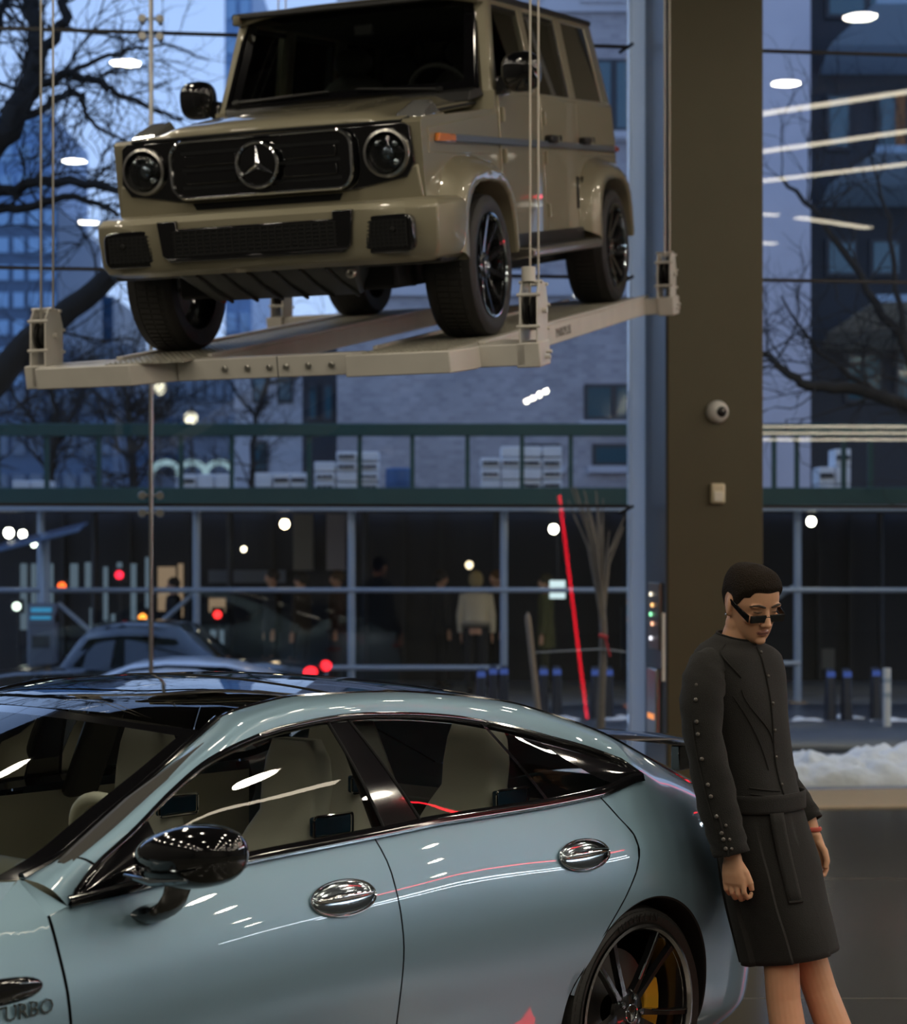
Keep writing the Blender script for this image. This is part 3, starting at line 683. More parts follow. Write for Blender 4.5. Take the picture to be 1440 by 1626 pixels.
# ---- wheels
def wheel_parts(parent, c, sg, R, rim, wid, style, nspk, lip=m_lip, cal=m_amber):
    """wheel about local y at c; sg = outward direction"""
    M = Matrix.Translation(c) @ Matrix.Rotation(-sg * math.pi / 2, 4, 'X')      # local +z -> outward
    h = wid / 2
    t = MB().lathe([(rim - .01, -h * .9), (rim + .02, -h), (R * .93, -h), (R - .008, -h * .86), (R, -h * .6), (R, h * .6), (R - .008, h * .88), (R - .03, h * .985), (lerp(rim, R, .55), h * 1.03), (rim + .02, h * .98), (rim + .004, h * .90)], M, 64).build('tyre', m_rub, parent)
    tb = MB()
    for k in range(72):
        a = 2 * math.pi * k / 72
        for (z0, z1) in ((.50, .93), (.02, .42), (-.45, -.04), (-.9, -.52)):
            vs = []
            for rr in (R - .02, R + .004):
                for z in (z0, z1):
                    for da in (-.031, .031):
                        r2 = rr - (.02 if (z > .9 or z < -.88) and rr > R else 0)
                        vs.append(M @ Vector((r2 * math.cos(a + da + .03 * z), r2 * math.sin(a + da + .03 * z), z * h)))
            tb.add(vs, [(0, 1, 3, 2), (4, 6, 7, 5), (0, 4, 5, 1), (2, 3, 7, 6), (0, 2, 6, 4), (1, 5, 7, 3)])
    o = tb.build('tread_blocks', m_rub, t, smooth=False); o['kind'] = 'stuff'
    MB().lathe([(rim - .012, h * .80), (rim + .004, h * .93), (rim + .008, h * .99), (rim - .002, h * 1.0), (rim - .010, h * .93)], M, 64).build('rim_edge', lip, t)
    MB().lathe([(rim - .008, h * .9), (rim - .02, h * .5), (rim - .03, -h * .6), (rim - .012, -h * .9)], M, 48).build('rim_barrel', m_rim, t)
    MB().lathe([(.05, h * .05), (rim * .70, h * .05), (rim * .70, -.005), (.05, -.005)], M, 40).build('brake_disc', m_disc, t)
    cl = MB()
    rows = []
    for a in np.linspace(math.radians(-35), math.radians(35), 9):
        a2 = a + (math.radians(165) if sg > 0 else math.radians(15))
        rows.append([M @ Vector((r * math.cos(a2), r * math.sin(a2), z)) for r, z in ((rim * .52, h * .32), (rim * .80, h * .32), (rim * .82, -.03), (rim * .52, -.03))])
    cl.loft(rows); cl.build('brake_caliper', cal, t, bevel=.006)
    for k in range(nspk):
        a = 2 * math.pi * k / nspk + math.pi / 2
        sp = MB(); Ra = Matrix.Rotation(a, 4, 'Z')
        if style == 'twin':
            for e in (-1, 1):
                rows = []
                for r, z, wd, off in ((.03, .62, .018, .010), (rim * .35, .72, .012, .019), (rim * .7, .82, .011, .034), (rim * .98, .9, .013, .052)):
                    rows.append([M @ Ra @ Vector((r, e * off + q * wd, z * h + zz)) for q, zz in ((-1, -.022), (-.75, 0), (.75, 0), (1, -.022))])
                sp.loft(rows)
        elif style == 'single':
            rows = []
            for r, z, wd in ((.03, .60, .03), (rim * .4, .68, .022), (rim * .8, .84, .017), (rim * .985, .92, .020)):
                rows.append([M @ Ra @ Vector((r, q * wd, z * h + zz)) for q, zz in ((-1, -.03), (-.7, 0), (.7, 0), (1, -.03))])
            sp.loft(rows)
        sp.build('spoke', m_rim, t)
        if style == 'twin' and k % 1 == 0:
            pt = [M @ Ra @ Vector((r, .009 + off, z * h + .001)) for r, z, off in ((rim * .38, .73, .020), (rim * .7, .82, .034), (rim * .97, .9, .05))]
            MB().tube(pt, .0035, 6).build('spoke_edge', m_dchr, t)
    cp = MB().lathe([(.075, h * .5), (.078, h * .62), (.06, h * .70), (0, h * .72)], M, 28).build('centre_cap', m_rim, t)
    for k in range(5):
        a = 2 * math.pi * k / 5 + .6
        MB().lathe([(.011, h * .62), (.011, h * .74), (0, h * .76)], M @ Matrix.Translation((.055 * math.cos(a), .055 * math.sin(a), 0)), 8).build('wheel_bolt', m_dchr, t)
    star(t, M @ Matrix.Translation((0, 0, h * .725)), .030)
    return t
def star(parent, M, R, name='star_emblem', tube=.09):
    """three-pointed star in a ring, flat in local xy"""
    mb = MB().lathe([(R + R * tube * math.cos(a), R * tube * math.sin(a)) for a in np.linspace(0, 2 * math.pi, 9)[:-1]], M, 36, closed=True)
    for k in range(3):
        a = math.radians(90 + 120 * k); d = Vector((math.cos(a), math.sin(a), 0)); e = Vector((-d.y, d.x, 0))
        tip = d * R; b1 = e * R * .15 + d * R * .02; b2 = -e * R * .15 + d * R * .02; top = d * R * .12 + Vector((0, 0, R * .16)); cen = -d * R * .06
        mb.add([M @ p for p in (cen, b1, tip, b2, top)], [(0, 1, 4), (1, 2, 4), (2, 3, 4), (3, 0, 4), (0, 3, 2, 1)])
    return mb.build(name, m_chr, parent, smooth=True, angle=25)
for s0 in (0., 2.95):
    for sg in (1, -1):
        tw = wheel_parts(car, (s0, sg * (HW - .155), .352), sg, .352, .286, .27, 'twin', 5)
        if s0 == 0. and sg == 1:
            rt = .318
            def plc2(i, n):
                a = math.radians(90) + (n / 2 - i - .5) * .085      # angle from +s axis seen so that larger a is further forward
                a = math.radians(90) - (n / 2 - i - .5) * .085 - math.radians(4)
                rad = Vector((math.cos(a), 0, math.sin(a))); tan = Vector((-math.sin(a), 0, math.cos(a)))
                c = Vector((0, HW - .0135, .352)) + rad * (rt - .012)
                return Matrix(((tan.x, rad.x, 0, c.x), (tan.y, rad.y, 1, c.y), (tan.z, rad.z, 0, c.z), (0, 0, 0, 1)))
            curve_text('tyre_lettering', 'MICHELIN', .036, m_rubtx, tw, plc2)
# ================================================================== the olive off-roader on the suspended lift platform
def suv_frame():
    yg, pg, rg = math.radians(18.3), math.radians(10.6), math.radians(.5)
    b = Vector((math.sin(yg) * math.cos(pg), math.cos(yg) * math.cos(pg), math.sin(pg))); f = -b
    l = Vector((math.cos(yg), -math.sin(yg), 0)); u = f.cross(l); l2 = l * math.cos(rg) + u * math.sin(rg); u2 = f.cross(l2)
    return Matrix(((f.x, l2.x, u2.x, -.715), (f.y, l2.y, u2.y, 10.75), (f.z, l2.z, u2.z, 2.945), (0, 0, 0, 1)))
GM = suv_frame(); GMI = GM.inverted()
m_olive = pbsdf('olive_sand_paint', (.300, .272, .185), .40, metal=.2, coat=1., coat_rough=.015)
m_gdark = pbsdf('suv_dark_plastic', (.012, .012, .012), .45)
m_mesh = pbsdf('intake_mesh', (.02, .02, .02), .35)
m_band = pbsdf('blue_grey_band', (.10, .12, .15), .35, coat=.3)
m_orange = pbsdf('orange_marker', (.80, .22, .02), .2, coat=.8)
m_gglass = glassm('suv_window_glass', (.50, .54, .52), 1.52)
m_gws = glassm('suv_windscreen_glass', (.72, .76, .74), 1.52)
m_lens = glassm('headlamp_lens', (.75, .78, .82), 1.55)
m_sil = pbsdf('silver_step', (.46, .44, .40), .3, metal=.9)
m_skid = pbsdf('skid_plate_grey', (.10, .105, .11), .4, metal=.5)
suv = thing('off_road_car', 'boxy olive off-roader standing nose-down on the suspended platform', 'car', M=GM)
FX, RX = -.147, -3.037
def sideprism(name, poly, y0, y1, mat, parent, bevel=.012, both=True):
    r = None
    for sg in ((1, -1) if both else (1,)):
        o = MB().prism(poly, lambda p, t, sg=sg: (p[0], sg * t, p[1]), y0, y1).build(name, mat, parent, smooth=True, bevel=bevel, angle=35)
        r = r or o
    return r
def archpts(cx, r, zb, a0, a1, n=9, k=.62):
    """squarish wheel arch from angle a0 to a1 (degrees)"""
    out = []
    for i in range(n):
        a = math.radians(lerp(a0, a1, i / (n - 1))); c, s = math.cos(a), math.sin(a)
        out.append((cx + r * math.copysign(abs(c) ** k, c), zb + r * math.copysign(abs(s) ** k, s)))
    return out
# lower body with both wheel arches cut out, full width
low = [(.575, .62), (.59, .92), (.59, 1.185), (.56, 1.205), (-.70, 1.285), (-.715, 1.385), (-3.50, 1.385), (-3.585, 1.15), (-3.585, .62)] + archpts(RX, .50, .45, 200, -20)[::1] + [(-2.50, .55), (-.72, .55)] + archpts(FX, .50, .45, 200, -20)
low = [(.575, .62), (.59, .92), (.59, 1.185), (.56, 1.205), (-.70, 1.285), (-.715, 1.385), (-3.50, 1.385), (-3.585, 1.15), (-3.585, .62), (-3.50, .60)] + archpts(RX, .47, .45, 175, 5) + [(-2.52, .54), (-.70, .54)] + archpts(FX, .47, .45, 175, 5) + [(.36, .62)]
body = MB().prism(low, lambda p, t: (p[0], t, p[1]), -.855, .855).build('body_shell', m_olive, suv, bevel=.035, seg=3, angle=35)
MB().bb(-3.45, .45, -.62, .62, .36, .60).build('chassis', m_under, suv, bevel=.02)
for hx in (FX, RX):
    MB().tube([(hx, -.8, .42), (hx, .8, .42)], .06, 10).build('axle', m_under, suv)
    MB().bb(hx - .52, hx + .52, -.66, .66, .55, .98).build('wheel_well', m_under, suv)
# doors as proud panels
sideprism('front_door', [(-.755, 1.375), (-1.635, 1.375), (-1.635, .56), (-.83, .56), (-.755, .80)], .85, .866, m_olive, suv, .008)
sideprism('rear_door', [(-1.65, 1.375), (-2.50, 1.375), (-2.50, .98), (-2.42, .56), (-1.65, .56)], .85, .866, m_olive, suv, .008)
sideprism('rear_side_panel', [(-2.515, 1.375), (-3.50, 1.375), (-3.55, 1.15), (-3.55, 1.03), (-2.60, 1.03), (-2.515, .99)], .85, .862, m_olive, suv, .008)
sideprism('fender_side', [(.50, 1.16), (-.735, 1.262), (-.735, 1.03), (.50, 1.03)], .85, .862, m_olive, suv, .010)
# flared arches
for cx in (FX, RX):
    inn = archpts(cx, .455, .43, 178, 2, 13); out = archpts(cx, .57, .45, 176, 4, 13)
    for sg in (1, -1):
        rows = []; ex = .045 if sg < 0 else 0.
        for (a, b) in zip(out, inn):
            rows.append([(a[0], sg * .85, a[1] + .01), (lerp(a[0], b[0], .25), sg * .925, lerp(a[1], b[1], .22)), (lerp(a[0], b[0], .62), sg * (.972 + ex), lerp(a[1], b[1], .60)), (b[0], sg * (.978 + ex), b[1]), (b[0], sg * (.955 + ex), b[1] - .004), (b[0], sg * .80, b[1])])
        MB().grid(rows).build('wheel_arch_flare', m_olive, suv, angle=180)
# side band with markers, handles, hinges
sideprism('side_band', [(.13, 1.087), (.13, 1.127), (-3.44, 1.104), (-3.44, 1.066)], .866, .888, m_band, suv, .006)
sideprism('side_marker', [(.42, 1.088), (.40, 1.13), (.13, 1.127), (.13, 1.087)], .862, .889, m_orange, suv, .006)
sideprism('rear_marker', [(-3.44, 1.104), (-3.56, 1.10), (-3.56, 1.064), (-3.44, 1.066)], .862, .889, m_redl, suv, .006)
for x in (-1.78, -2.62):
    for sg in (1, -1):
        h = MB().bb(x - .09, x + .09, sg * .864, sg * .915, 1.105, 1.15).build('door_handle', m_gdark, suv, bevel=.012)
        MB().lathe([(0, 0), (.022, 0), (.022, .03), (0, .034)], Matrix.Translation((x - .06, sg * .90, 1.128)) @ Matrix.Rotation(-sg * math.pi / 2, 4, 'X'), 14).build('push_button', m_chr, h)
for x in (-.80, -1.68):
    for z in (1.25, 1.02, .70):
        for sg in (1, -1): MB().tube([(x, sg * .872, z - .04), (x, sg * .872, z + .04)], .016, 8).build('door_hinge', m_olive, suv)
for x in (-2.44, -2.58):
    sideprism('side_slot', [(x, .70), (x + .05, .70), (x + .03, .90), (x - .02, .90)], .862, .870, m_gap, suv, 0)
# running boards
for sg in (1, -1):
    rb = MB().prism([(.84, .43), (.99, .445), (1.0, .485), (.985, .50), (.85, .505)], lambda p, t, sg=sg: (t, sg * p[0], p[1]), -.86, -2.50).build('running_board', m_sil, suv, bevel=.012)
    MB().bb(-2.48, -.9, sg * .86, sg * .98, .50, .506).build('tread_strip', m_gdark, rb)
    MB().bb(-2.50, -.80, sg * .83, sg * .88, .50, .58).build('sill_panel', m_gdark, rb)
# bonnet
rows = []
for i in range(15):
    t = i / 14; x = lerp(.575, -.665, t); row = []
    for j in range(33):
        k = -1 + 2 * j / 32; a = abs(k)
        edge = lerp(1.205, 1.335, t ** .8); cen = lerp(1.235, 1.385, t ** .7)
        f = 1 / (1 + math.exp((a - .80) / .035)); dome = .014 * (1 / (1 + math.exp((a - .45) / .02)))
        row.append((x - .012 * (1 - math.cos(a * 1.4)), -.735 * k, lerp(edge, cen, f) + dome * min(1, t * 4) - (.02 if i == 0 else 0)))
    rows.append(row)
bon = MB().grid(rows).build('bonnet', m_olive, suv, angle=50, solid=.03)
MB().bb(-.64, .565, -.70, .70, 1.15, 1.20).build('bonnet_gap', m_gap, suv)
ed = [(lerp(.585, -.70, t), .745, lerp(1.205, 1.335, t ** .8) - .012) for t in np.linspace(0, 1, 10)]
MB().tube([(x, y, z) for x, y, z in ed[::-1]] + [(.592, .70, 1.194), (.594, 0, 1.198), (.592, -.70, 1.194)] + [(x, -y, z) for x, y, z in ed], .009, 6).build('bonnet_shut_line', m_gap, suv)
# hood badge, small raised lettering bar
Mt = Matrix.Translation((.10, -.26, 1.318)) @ Matrix.Rotation(math.radians(90), 4, 'Z') @ Matrix.Rotation(math.radians(6), 4, 'X')
MB().ell((.08, -.22, 1.300), (.03, .05, .004), nu=14, nv=6).build('bonnet_badge', m_chr, bon)
# fender tops with clear marker lamps
for sg in (1, -1):
    t = MB().hexa([(.46, sg * .665, 1.215), (.46, sg * .835, 1.205), (.16, sg * .83, 1.235), (.16, sg * .67, 1.24), (.42, sg * .69, 1.255), (.42, sg * .81, 1.25), (.22, sg * .80, 1.31), (.22, sg * .69, 1.315)]).build('fender_lamp', pbsdf('clear_lamp_plastic', (.70, .70, .68), .10, metal=.8, coat=1.), suv, bevel=.014)
    MB().hexa([(.47, sg * .66, 1.200), (.47, sg * .84, 1.190), (.10, sg * .84, 1.225), (.10, sg * .66, 1.235), (.46, sg * .665, 1.222), (.46, sg * .835, 1.212), (.14, sg * .83, 1.245), (.14, sg * .67, 1.25)]).build('lamp_base', m_olive, t, bevel=.008)
# ---- front face
def fx(name, poly, x0, x1, mat, parent, bevel=.006, smooth=True):
    return MB().prism(poly, lambda p, t: (t, p[0], p[1]), x0, x1).build(name, mat, parent, smooth=smooth, bevel=bevel, angle=35)
fasc = [(-.80, 1.165), (-.77, 1.185), (.77, 1.185), (.80, 1.165), (.815, .985), (.77, .915), (.50, .872), (-.50, .872), (-.77, .915), (-.815, .985)]
fa = fx('front_fascia', fasc, .575, .612, m_gb, suv)
fx('lower_front_panel', [(-.83, .98), (-.50, .875), (.50, .875), (.83, .98), (.85, .80), (-.85, .80)], .56, .604, m_olive, suv, .012)
fx('air_slot', [(-.40, .825), (-.42, .86), (.42, .86), (.40, .825)], .60, .608, m_gap, suv, 0)
g = fx('grille', rrect(-.50, .50, .885, 1.175, .085), .60, .655, m_gb, suv, .01)
MB().tube([(.662, a, b) for a, b in rrect(-.50, .50, .885, 1.175, .085, 6)] + [(.662, .5, 1.09)], .009, 8, cap=False).build('grille_frame', m_chr, g)
for z in (.985, 1.075):
    for y0, y1 in ((-.42, -.13), (.13, .42)):
        fx('grille_bar', rrect(y0, y1, z - .028, z + .028, .012), .65, .668, m_gb, g, .004)
for z in (.94, 1.03, 1.115):
    fx('grille_slot', rrect(-.44, .44, z - .008, z + .008, .006), .652, .657, m_gap, g, 0)
Mst = Matrix(((0, 0, 1, .70), (1, 0, 0, 0), (0, 1, 0, 1.03), (0, 0, 0, 1)))
MB().lathe([(0, -.02), (.112, -.03), (.112, -.012), (0, -.006)], Mst, 36).build('star_backing', m_gb, g)
star(g, Mst, .112, tube=.085)
for sg in (1, -1):
    Mh = Matrix.Translation((.612, sg * .675, 1.04)) @ Matrix.Rotation(math.pi / 2, 4, 'Y')
    hl = MB().lathe([(.118, 0), (.124, .012), (.120, .026), (.106, .030), (.102, .018), (.108, 0)], Mh, 40, closed=True).build('headlight', m_lip, suv)
    MB().lathe([(0, -.02), (.104, -.02), (.106, .004)], Mh, 30).build('headlight_bowl', m_gb, hl)
    for dy, dz, r in ((.0, .0, .046), (-.045, .05, .02), (.05, .045, .02), (.05, -.045, .022)):
        MB().ell((.618, sg * .675 + dy, 1.04 + dz), (.025, r, r), nu=16, nv=10).build('headlight_projector', m_dchr, hl)
    MB().ell((.605, sg * .675, 1.04), (.042, .104, .104), nu=32, nv=16).build('headlight_glass', m_lens, hl)
# bumper
plan = [(.30, -.978), (.56, -.982), (.69, -.945), (.755, -.80), (.79, -.55), (.80, 0), (.79, .55), (.755, .80), (.69, .945), (.56, .982), (.30, .978), (.25, .80), (.25, -.80)]
rows = []
for z, k, dx in ((.495, .93, -.07), (.52, .97, -.025), (.56, .99, -.006), (.70, 1.0, 0), (.77, 1.0, -.006), (.80, .985, -.03), (.815, .95, -.08)):
    rows.append([(x + (dx if x > .31 else 0), y * (k if abs(y) > .9 else 1), z) for x, y in plan])
bp = MB().loft(rows).build('front_bumper', m_olive, suv, angle=28, bevel=.01)
ci = fx('centre_intake', [(-.54, .775), (-.43, .775), (-.43, .735), (.43, .735), (.43, .775), (.54, .775), (.52, .60), (.48, .565), (-.48, .565), (-.52, .60)], .76, .812, m_gb, suv, .006)
fx('intake_mesh_panel', [(-.45, .722), (.45, .722), (.45, .60), (-.45, .60)], .80, .814, m_gap, ci, 0)
me_ = MB()
for i in range(23): me_.bb(.812, .818, -.44 + i * .04 - .004, -.44 + i * .04 + .004, .60, .72)
for i in range(7): me_.bb(.812, .818, -.45, .45, .60 + i * .02 - .003, .60 + i * .02 + .003)
o = me_.build('intake_mesh', m_mesh, ci, smooth=False); o['kind'] = 'stuff'
fx('intake_lip', [(-.50, .585), (.50, .585), (.47, .57), (-.47, .57)], .80, .822, m_gb, ci, .003)
for sg in (1, -1):
    Ms = Matrix.Translation((.766, sg * .70, .645)) @ Matrix.Rotation(-sg * math.radians(9.0), 4, 'Z')
    pl = [(-.15, .085), (.15, .085), (.155, -.03), (.10, -.095), (-.11, -.095), (-.155, -.04)]
    pl = [(p[0] * 1.0, p[1]) for p in pl]
    def mp(p, t, Ms=Ms): return Ms @ Vector((t, p[0], p[1]))
    rr = rrect(-.155, .155, -.095, .092, .045)
    si = MB().prism(rr, mp, -.03, .024).build('side_intake', m_gb, suv, bevel=.01, angle=35)
    MB().prism(rrect(-.125, .125, -.07, .068, .03), mp, .02, .028).build('intake_cavity', m_gap, si, smooth=False)
    me_ = MB()
    for i in range(11): me_.prism([(-.125 + i * .025 - .003, -.068), (-.125 + i * .025 + .003, -.068), (-.125 + i * .025 + .003, .066), (-.125 + i * .025 - .003, .066)], mp, .026, .031)
    for i in range(7): me_.prism([(-.122, -.062 + i * .02), (.122, -.062 + i * .02), (.122, -.057 + i * .02), (-.122, -.057 + i * .02)], mp, .026, .031)
    o = me_.build('intake_mesh', m_mesh, si, smooth=False); o['kind'] = 'stuff'
    MB().lathe([(0, .026), (.016, .026), (.014, .036), (0, .038)], Ms @ Matrix.Translation((0, sg * .05, .02)) @ Matrix.Rotation(math.pi / 2, 4, 'Y') , 12).build('parking_sensor', m_gdark, si)
# skid plate with ribs and tow eye
sk = MB().hexa([(.72, -.50, .50), (.72, .50, .50), (.42, .42, .335), (.42, -.42, .335), (.74, -.52, .535), (.74, .52, .535), (.30, .50, .56), (.30, -.50, .56)]).build('skid_plate', m_skid, suv, bevel=.02)
for y in np.linspace(-.36, .36, 6):
    MB().tube([(.715, y - .02, .492), (.57, y, .410), (.43, y + .04, .335)], .010, 6).build('skid_rib', m_gdark, sk)
MB().lathe([(.018 + .012 * math.cos(a), .012 * math.sin(a)) for a in np.linspace(0, 2 * math.pi, 9)[:-1]], Matrix.Translation((.68, .46, .46)) @ Matrix.Rotation(math.radians(70), 4, 'Y'), 14, closed=True).build('tow_eye', m_sil, sk)
MB().bb(.20, .60, -.92, .92, .48, .60).build('lower_valance', m_gdark, suv, bevel=.02)
MB().tube([(FX + .1, -.55, .38), (FX + .15, .1, .37), (FX + .1, .55, .38)], .03, 8).build('steering_rod', m_gdark, suv)
MB().tube([(FX + .16, -.62, .42), (FX + .18, -.60, .36), (FX + .14, -.56, .33)], .022, 8).build('red_shackle', pbsdf('red_paint', (.45, .06, .03), .4), suv)
# ---- glasshouse
WB, WT = (-.665, .765, 1.405), (-.945, .705, 1.925)
def wsp(k, t, off=0): # point of the windscreen plane
    return (lerp(WB[0], WT[0], t) + off * .88 - .03 * k * k, lerp(WB[1], WT[1], t) * k, lerp(WB[2], WT[2], t) + off * .47)
wsm = MB().grid([[wsp(-1 + 2 * j / 20, i / 12) for j in range(21)] for i in range(13)])
for n in range(len(wsm.f)):
    i, j = divmod(n, 20)
    if i < 1 or i > 10 or j < 1 or j > 18: wsm.mi[n] = 1
ws = wsm.build('windscreen', [m_gws, m_gb], suv, angle=180)
for sg in (1, -1):
    MB().hexa([wsp(sg, -.06, -.05)[:1] + (sg * .768,) + (1.37,), (-.72, sg * .845, 1.37), (-.80, sg * .845, 1.37), (-.76, sg * .74, 1.37),
               (WT[0] + .01, sg * .70, 1.945), (WT[0] - .04, sg * .765, 1.935), (WT[0] - .13, sg * .765, 1.935), (WT[0] - .10, sg * .68, 1.945)]).build('front_pillar', m_olive, suv, bevel=.018)
    MB().tube([wsp(sg * .998, t, .006) for t in np.linspace(-.02, 1.02, 10)], .012, 6).build('windscreen_seal', m_gb, ws)
MB().tube([wsp(k, 0.0, .006) for k in np.linspace(-1, 1, 12)], .016, 6).build('windscreen_seal', m_gb, ws)
cw = MB().hexa([(-.60, -.74, 1.33), (-.60, .74, 1.33), (-.72, .80, 1.36), (-.72, -.80, 1.36), (-.635, -.74, 1.392), (-.635, .74, 1.392), (-.70, .78, 1.415), (-.70, -.78, 1.415)]).build('cowl_panel', m_gdark, suv, bevel=.008)
for y0, y1, s_ in ((-.70, -.12, 1), (.05, .56, -1)):
    a, b = (wsp(y0 / .765, .035, .02), wsp(y1 / .765, .075, .02)) if s_ > 0 else (wsp(y1 / .765, -.01, .02), wsp(y0 / .765, .075, .02))
    wp = MB().tube([a, tuple(lerp(p, q, .5) for p, q in zip(a, b)), b], [.012, .009, .006], 6).build('wiper', m_gdark, suv)
    MB().tube([(a[0], a[1], a[2] - .02), (a[0] + .02, a[1], a[2] + .005)], .022, 8).build('wiper_pivot', m_gdark, wp)
# roof
rows = []
for i in range(13):
    t = i / 12; x = lerp(-.90, -3.40, t); e = .04 * math.exp(-t * 25) + .03 * math.exp(-(1 - t) * 25)
    rows.append([(x, .745 * k * (1 - .02 * t), 1.945 - e + .05 * (1 - abs(k) ** 5) ) for k in np.linspace(-1, 1, 25)])
rf = MB().grid(rows).build('roof', m_olive, suv, angle=60, solid=.03)
for sg in (1, -1):
    MB().tube([(-.88, sg * .752, 1.935), (-3.43, sg * .742, 1.935)], .022, 8).build('roof_gutter', m_gdark, rf)
MB().hexa([(-.865, -.74, 1.92), (-.865, .74, 1.92), (-.99, .74, 1.92), (-.99, -.74, 1.92), (-.875, -.74, 1.955), (-.875, .74, 1.955), (-.99, .74, 1.965), (-.99, -.74, 1.965)]).build('roof_visor', m_gdark, rf, bevel=.01)
MB().bb(-3.35, -.98, -.70, .70, 1.90, 1.93).build('headlining', m_cabin, suv)
# pillars and side glass, leaning inwards
def sy(z): return lerp(.845, .752, (z - 1.385) / .55)
def slab(name, xs_b, xs_t, mat, z0=1.38, z1=1.935, th=.05, bevel=.012, off=0., parent=None):
    r = None
    for sg in (1, -1):
        p = [(xs_b[0], sg * (sy(z0) + off), z0), (xs_b[1], sg * (sy(z0) + off), z0), (xs_b[1], sg * (sy(z0) - th), z0), (xs_b[0], sg * (sy(z0) - th), z0),
             (xs_t[0], sg * (sy(z1) + off), z1), (xs_t[1], sg * (sy(z1) + off), z1), (xs_t[1], sg * (sy(z1) - th), z1), (xs_t[0], sg * (sy(z1) - th), z1)]
        o = MB().hexa(p).build(name, mat, parent or suv, bevel=bevel); r = r or o
    return r
slab('door_pillar', (-1.60, -1.72), (-1.60, -1.73), m_olive)
slab('door_pillar', (-2.44, -2.60), (-2.44, -2.62), m_olive)
slab('rear_pillar', (-3.32, -3.53), (-3.24, -3.42), m_olive)
slab('window_header', (-.84, -3.40), (-.84, -3.40), m_olive, 1.885, 1.945, .04)
slab('window_sill', (-.80, -3.50), (-.80, -3.50), m_olive, 1.375, 1.40, .05, .006, .006)
slab('side_window', (-.79, -1.62), (-.98, -1.62), m_gglass, 1.395, 1.90, .006, 0, -.012)
slab('side_window', (-1.70, -2.46), (-1.70, -2.46), m_gglass, 1.395, 1.90, .006, 0, -.012)
slab('side_window', (-2.58, -3.34), (-2.58, -3.28), m_gb, 1.395, 1.89, .01, 0, -.008)
slab('window_frame', (-.80, -.86), (-1.0, -1.05), m_gdark, 1.39, 1.91, .03, .004, -.006)
slab('window_frame', (-1.02, -1.60), (-1.02, -1.60), m_gdark, 1.862, 1.90, .03, .004, -.006)
slab('window_frame', (-2.40, -2.46), (-2.40, -2.46), m_gdark, 1.39, 1.90, .03, .004, -.004)
slab('window_frame', (-1.72, -2.44), (-1.72, -2.44), m_gdark, 1.862, 1.90, .03, .004, -.006)
MB().hexa([(-3.50, -.80, 1.38), (-3.50, .80, 1.38), (-3.56, .80, 1.38), (-3.56, -.80, 1.38), (-3.36, -.72, 1.93), (-3.36, .72, 1.93), (-3.42, .72, 1.93), (-3.42, -.72, 1.93)]).build('rear_door_panel', m_gb, suv, bevel=.02)
MB().lathe([(0, -.02), (.30, -.02), (.37, .02), (.38, .11), (.36, .19), (.30, .22), (0, .22)], Matrix.Translation((-3.58, -.02, 1.02)) @ Matrix.Rotation(-math.pi / 2, 4, 'Y'), 36).build('spare_wheel_cover', m_olive, suv)
# door mirrors
for sg in (1, -1):
    mi_ = MB().ell((-.80, sg * .995, 1.475), (.075, .112, .112), nu=24, nv=16, fn=lambda p: Vector((math.copysign(abs(p.x / .075) ** .75, p.x) * .075, math.copysign(abs(p.y / .112) ** .7, p.y) * .112, math.copysign(abs(p.z / .112) ** .75, p.z) * .112))).build('door_mirror', m_gb, suv)
    MB().hexa([(-.74, sg * .845, 1.36), (-.74, sg * .90, 1.36), (-.90, sg * .90, 1.36), (-.90, sg * .845, 1.36), (-.77, sg * .85, 1.46), (-.77, sg * .97, 1.47), (-.85, sg * .97, 1.47), (-.85, sg * .85, 1.46)]).build('mirror_foot', m_gb, mi_, bevel=.015)
# cabin
MB().bb(-1.35, -.72, -.74, .74, 1.30, 1.40).build('dashboard', m_cabin, suv, bevel=.03)
Mst = Matrix.Translation((-1.22, .37, 1.42)) @ Matrix.Rotation(math.radians(-62), 4, 'Y')
MB().lathe([(.18 + .016 * math.cos(a), .016 * math.sin(a)) for a in np.linspace(0, 2 * math.pi, 9)[:-1]], Mst, 30, closed=True).build('steering_wheel', m_cabin, suv)
for x, y in ((-1.75, .37), (-1.75, -.37), (-2.6, .37), (-2.6, -.37)):
    s_ = MB().ell((x, y, 1.42), (.09, .24, .20)).build('seat_back', m_cabin, suv)
    MB().ell((x - .03, y, 1.69), (.05, .13, .09)).build('headrest', m_cabin, s_)
MB().bb(-1.02, -.99, -.06, .06, 1.77, 1.84).build('rear_view_mirror', m_gdark, suv, bevel=.01)
# wheels
for hx in (FX, RX):
    for sg in (1, -1):
        wheel_parts(suv, (hx + (.05 if sg < 0 else 0), .825 if sg > 0 else -.895, .435), sg, .38, .272, .275, 'single', 10, lip=m_dchr, cal=m_gdark)

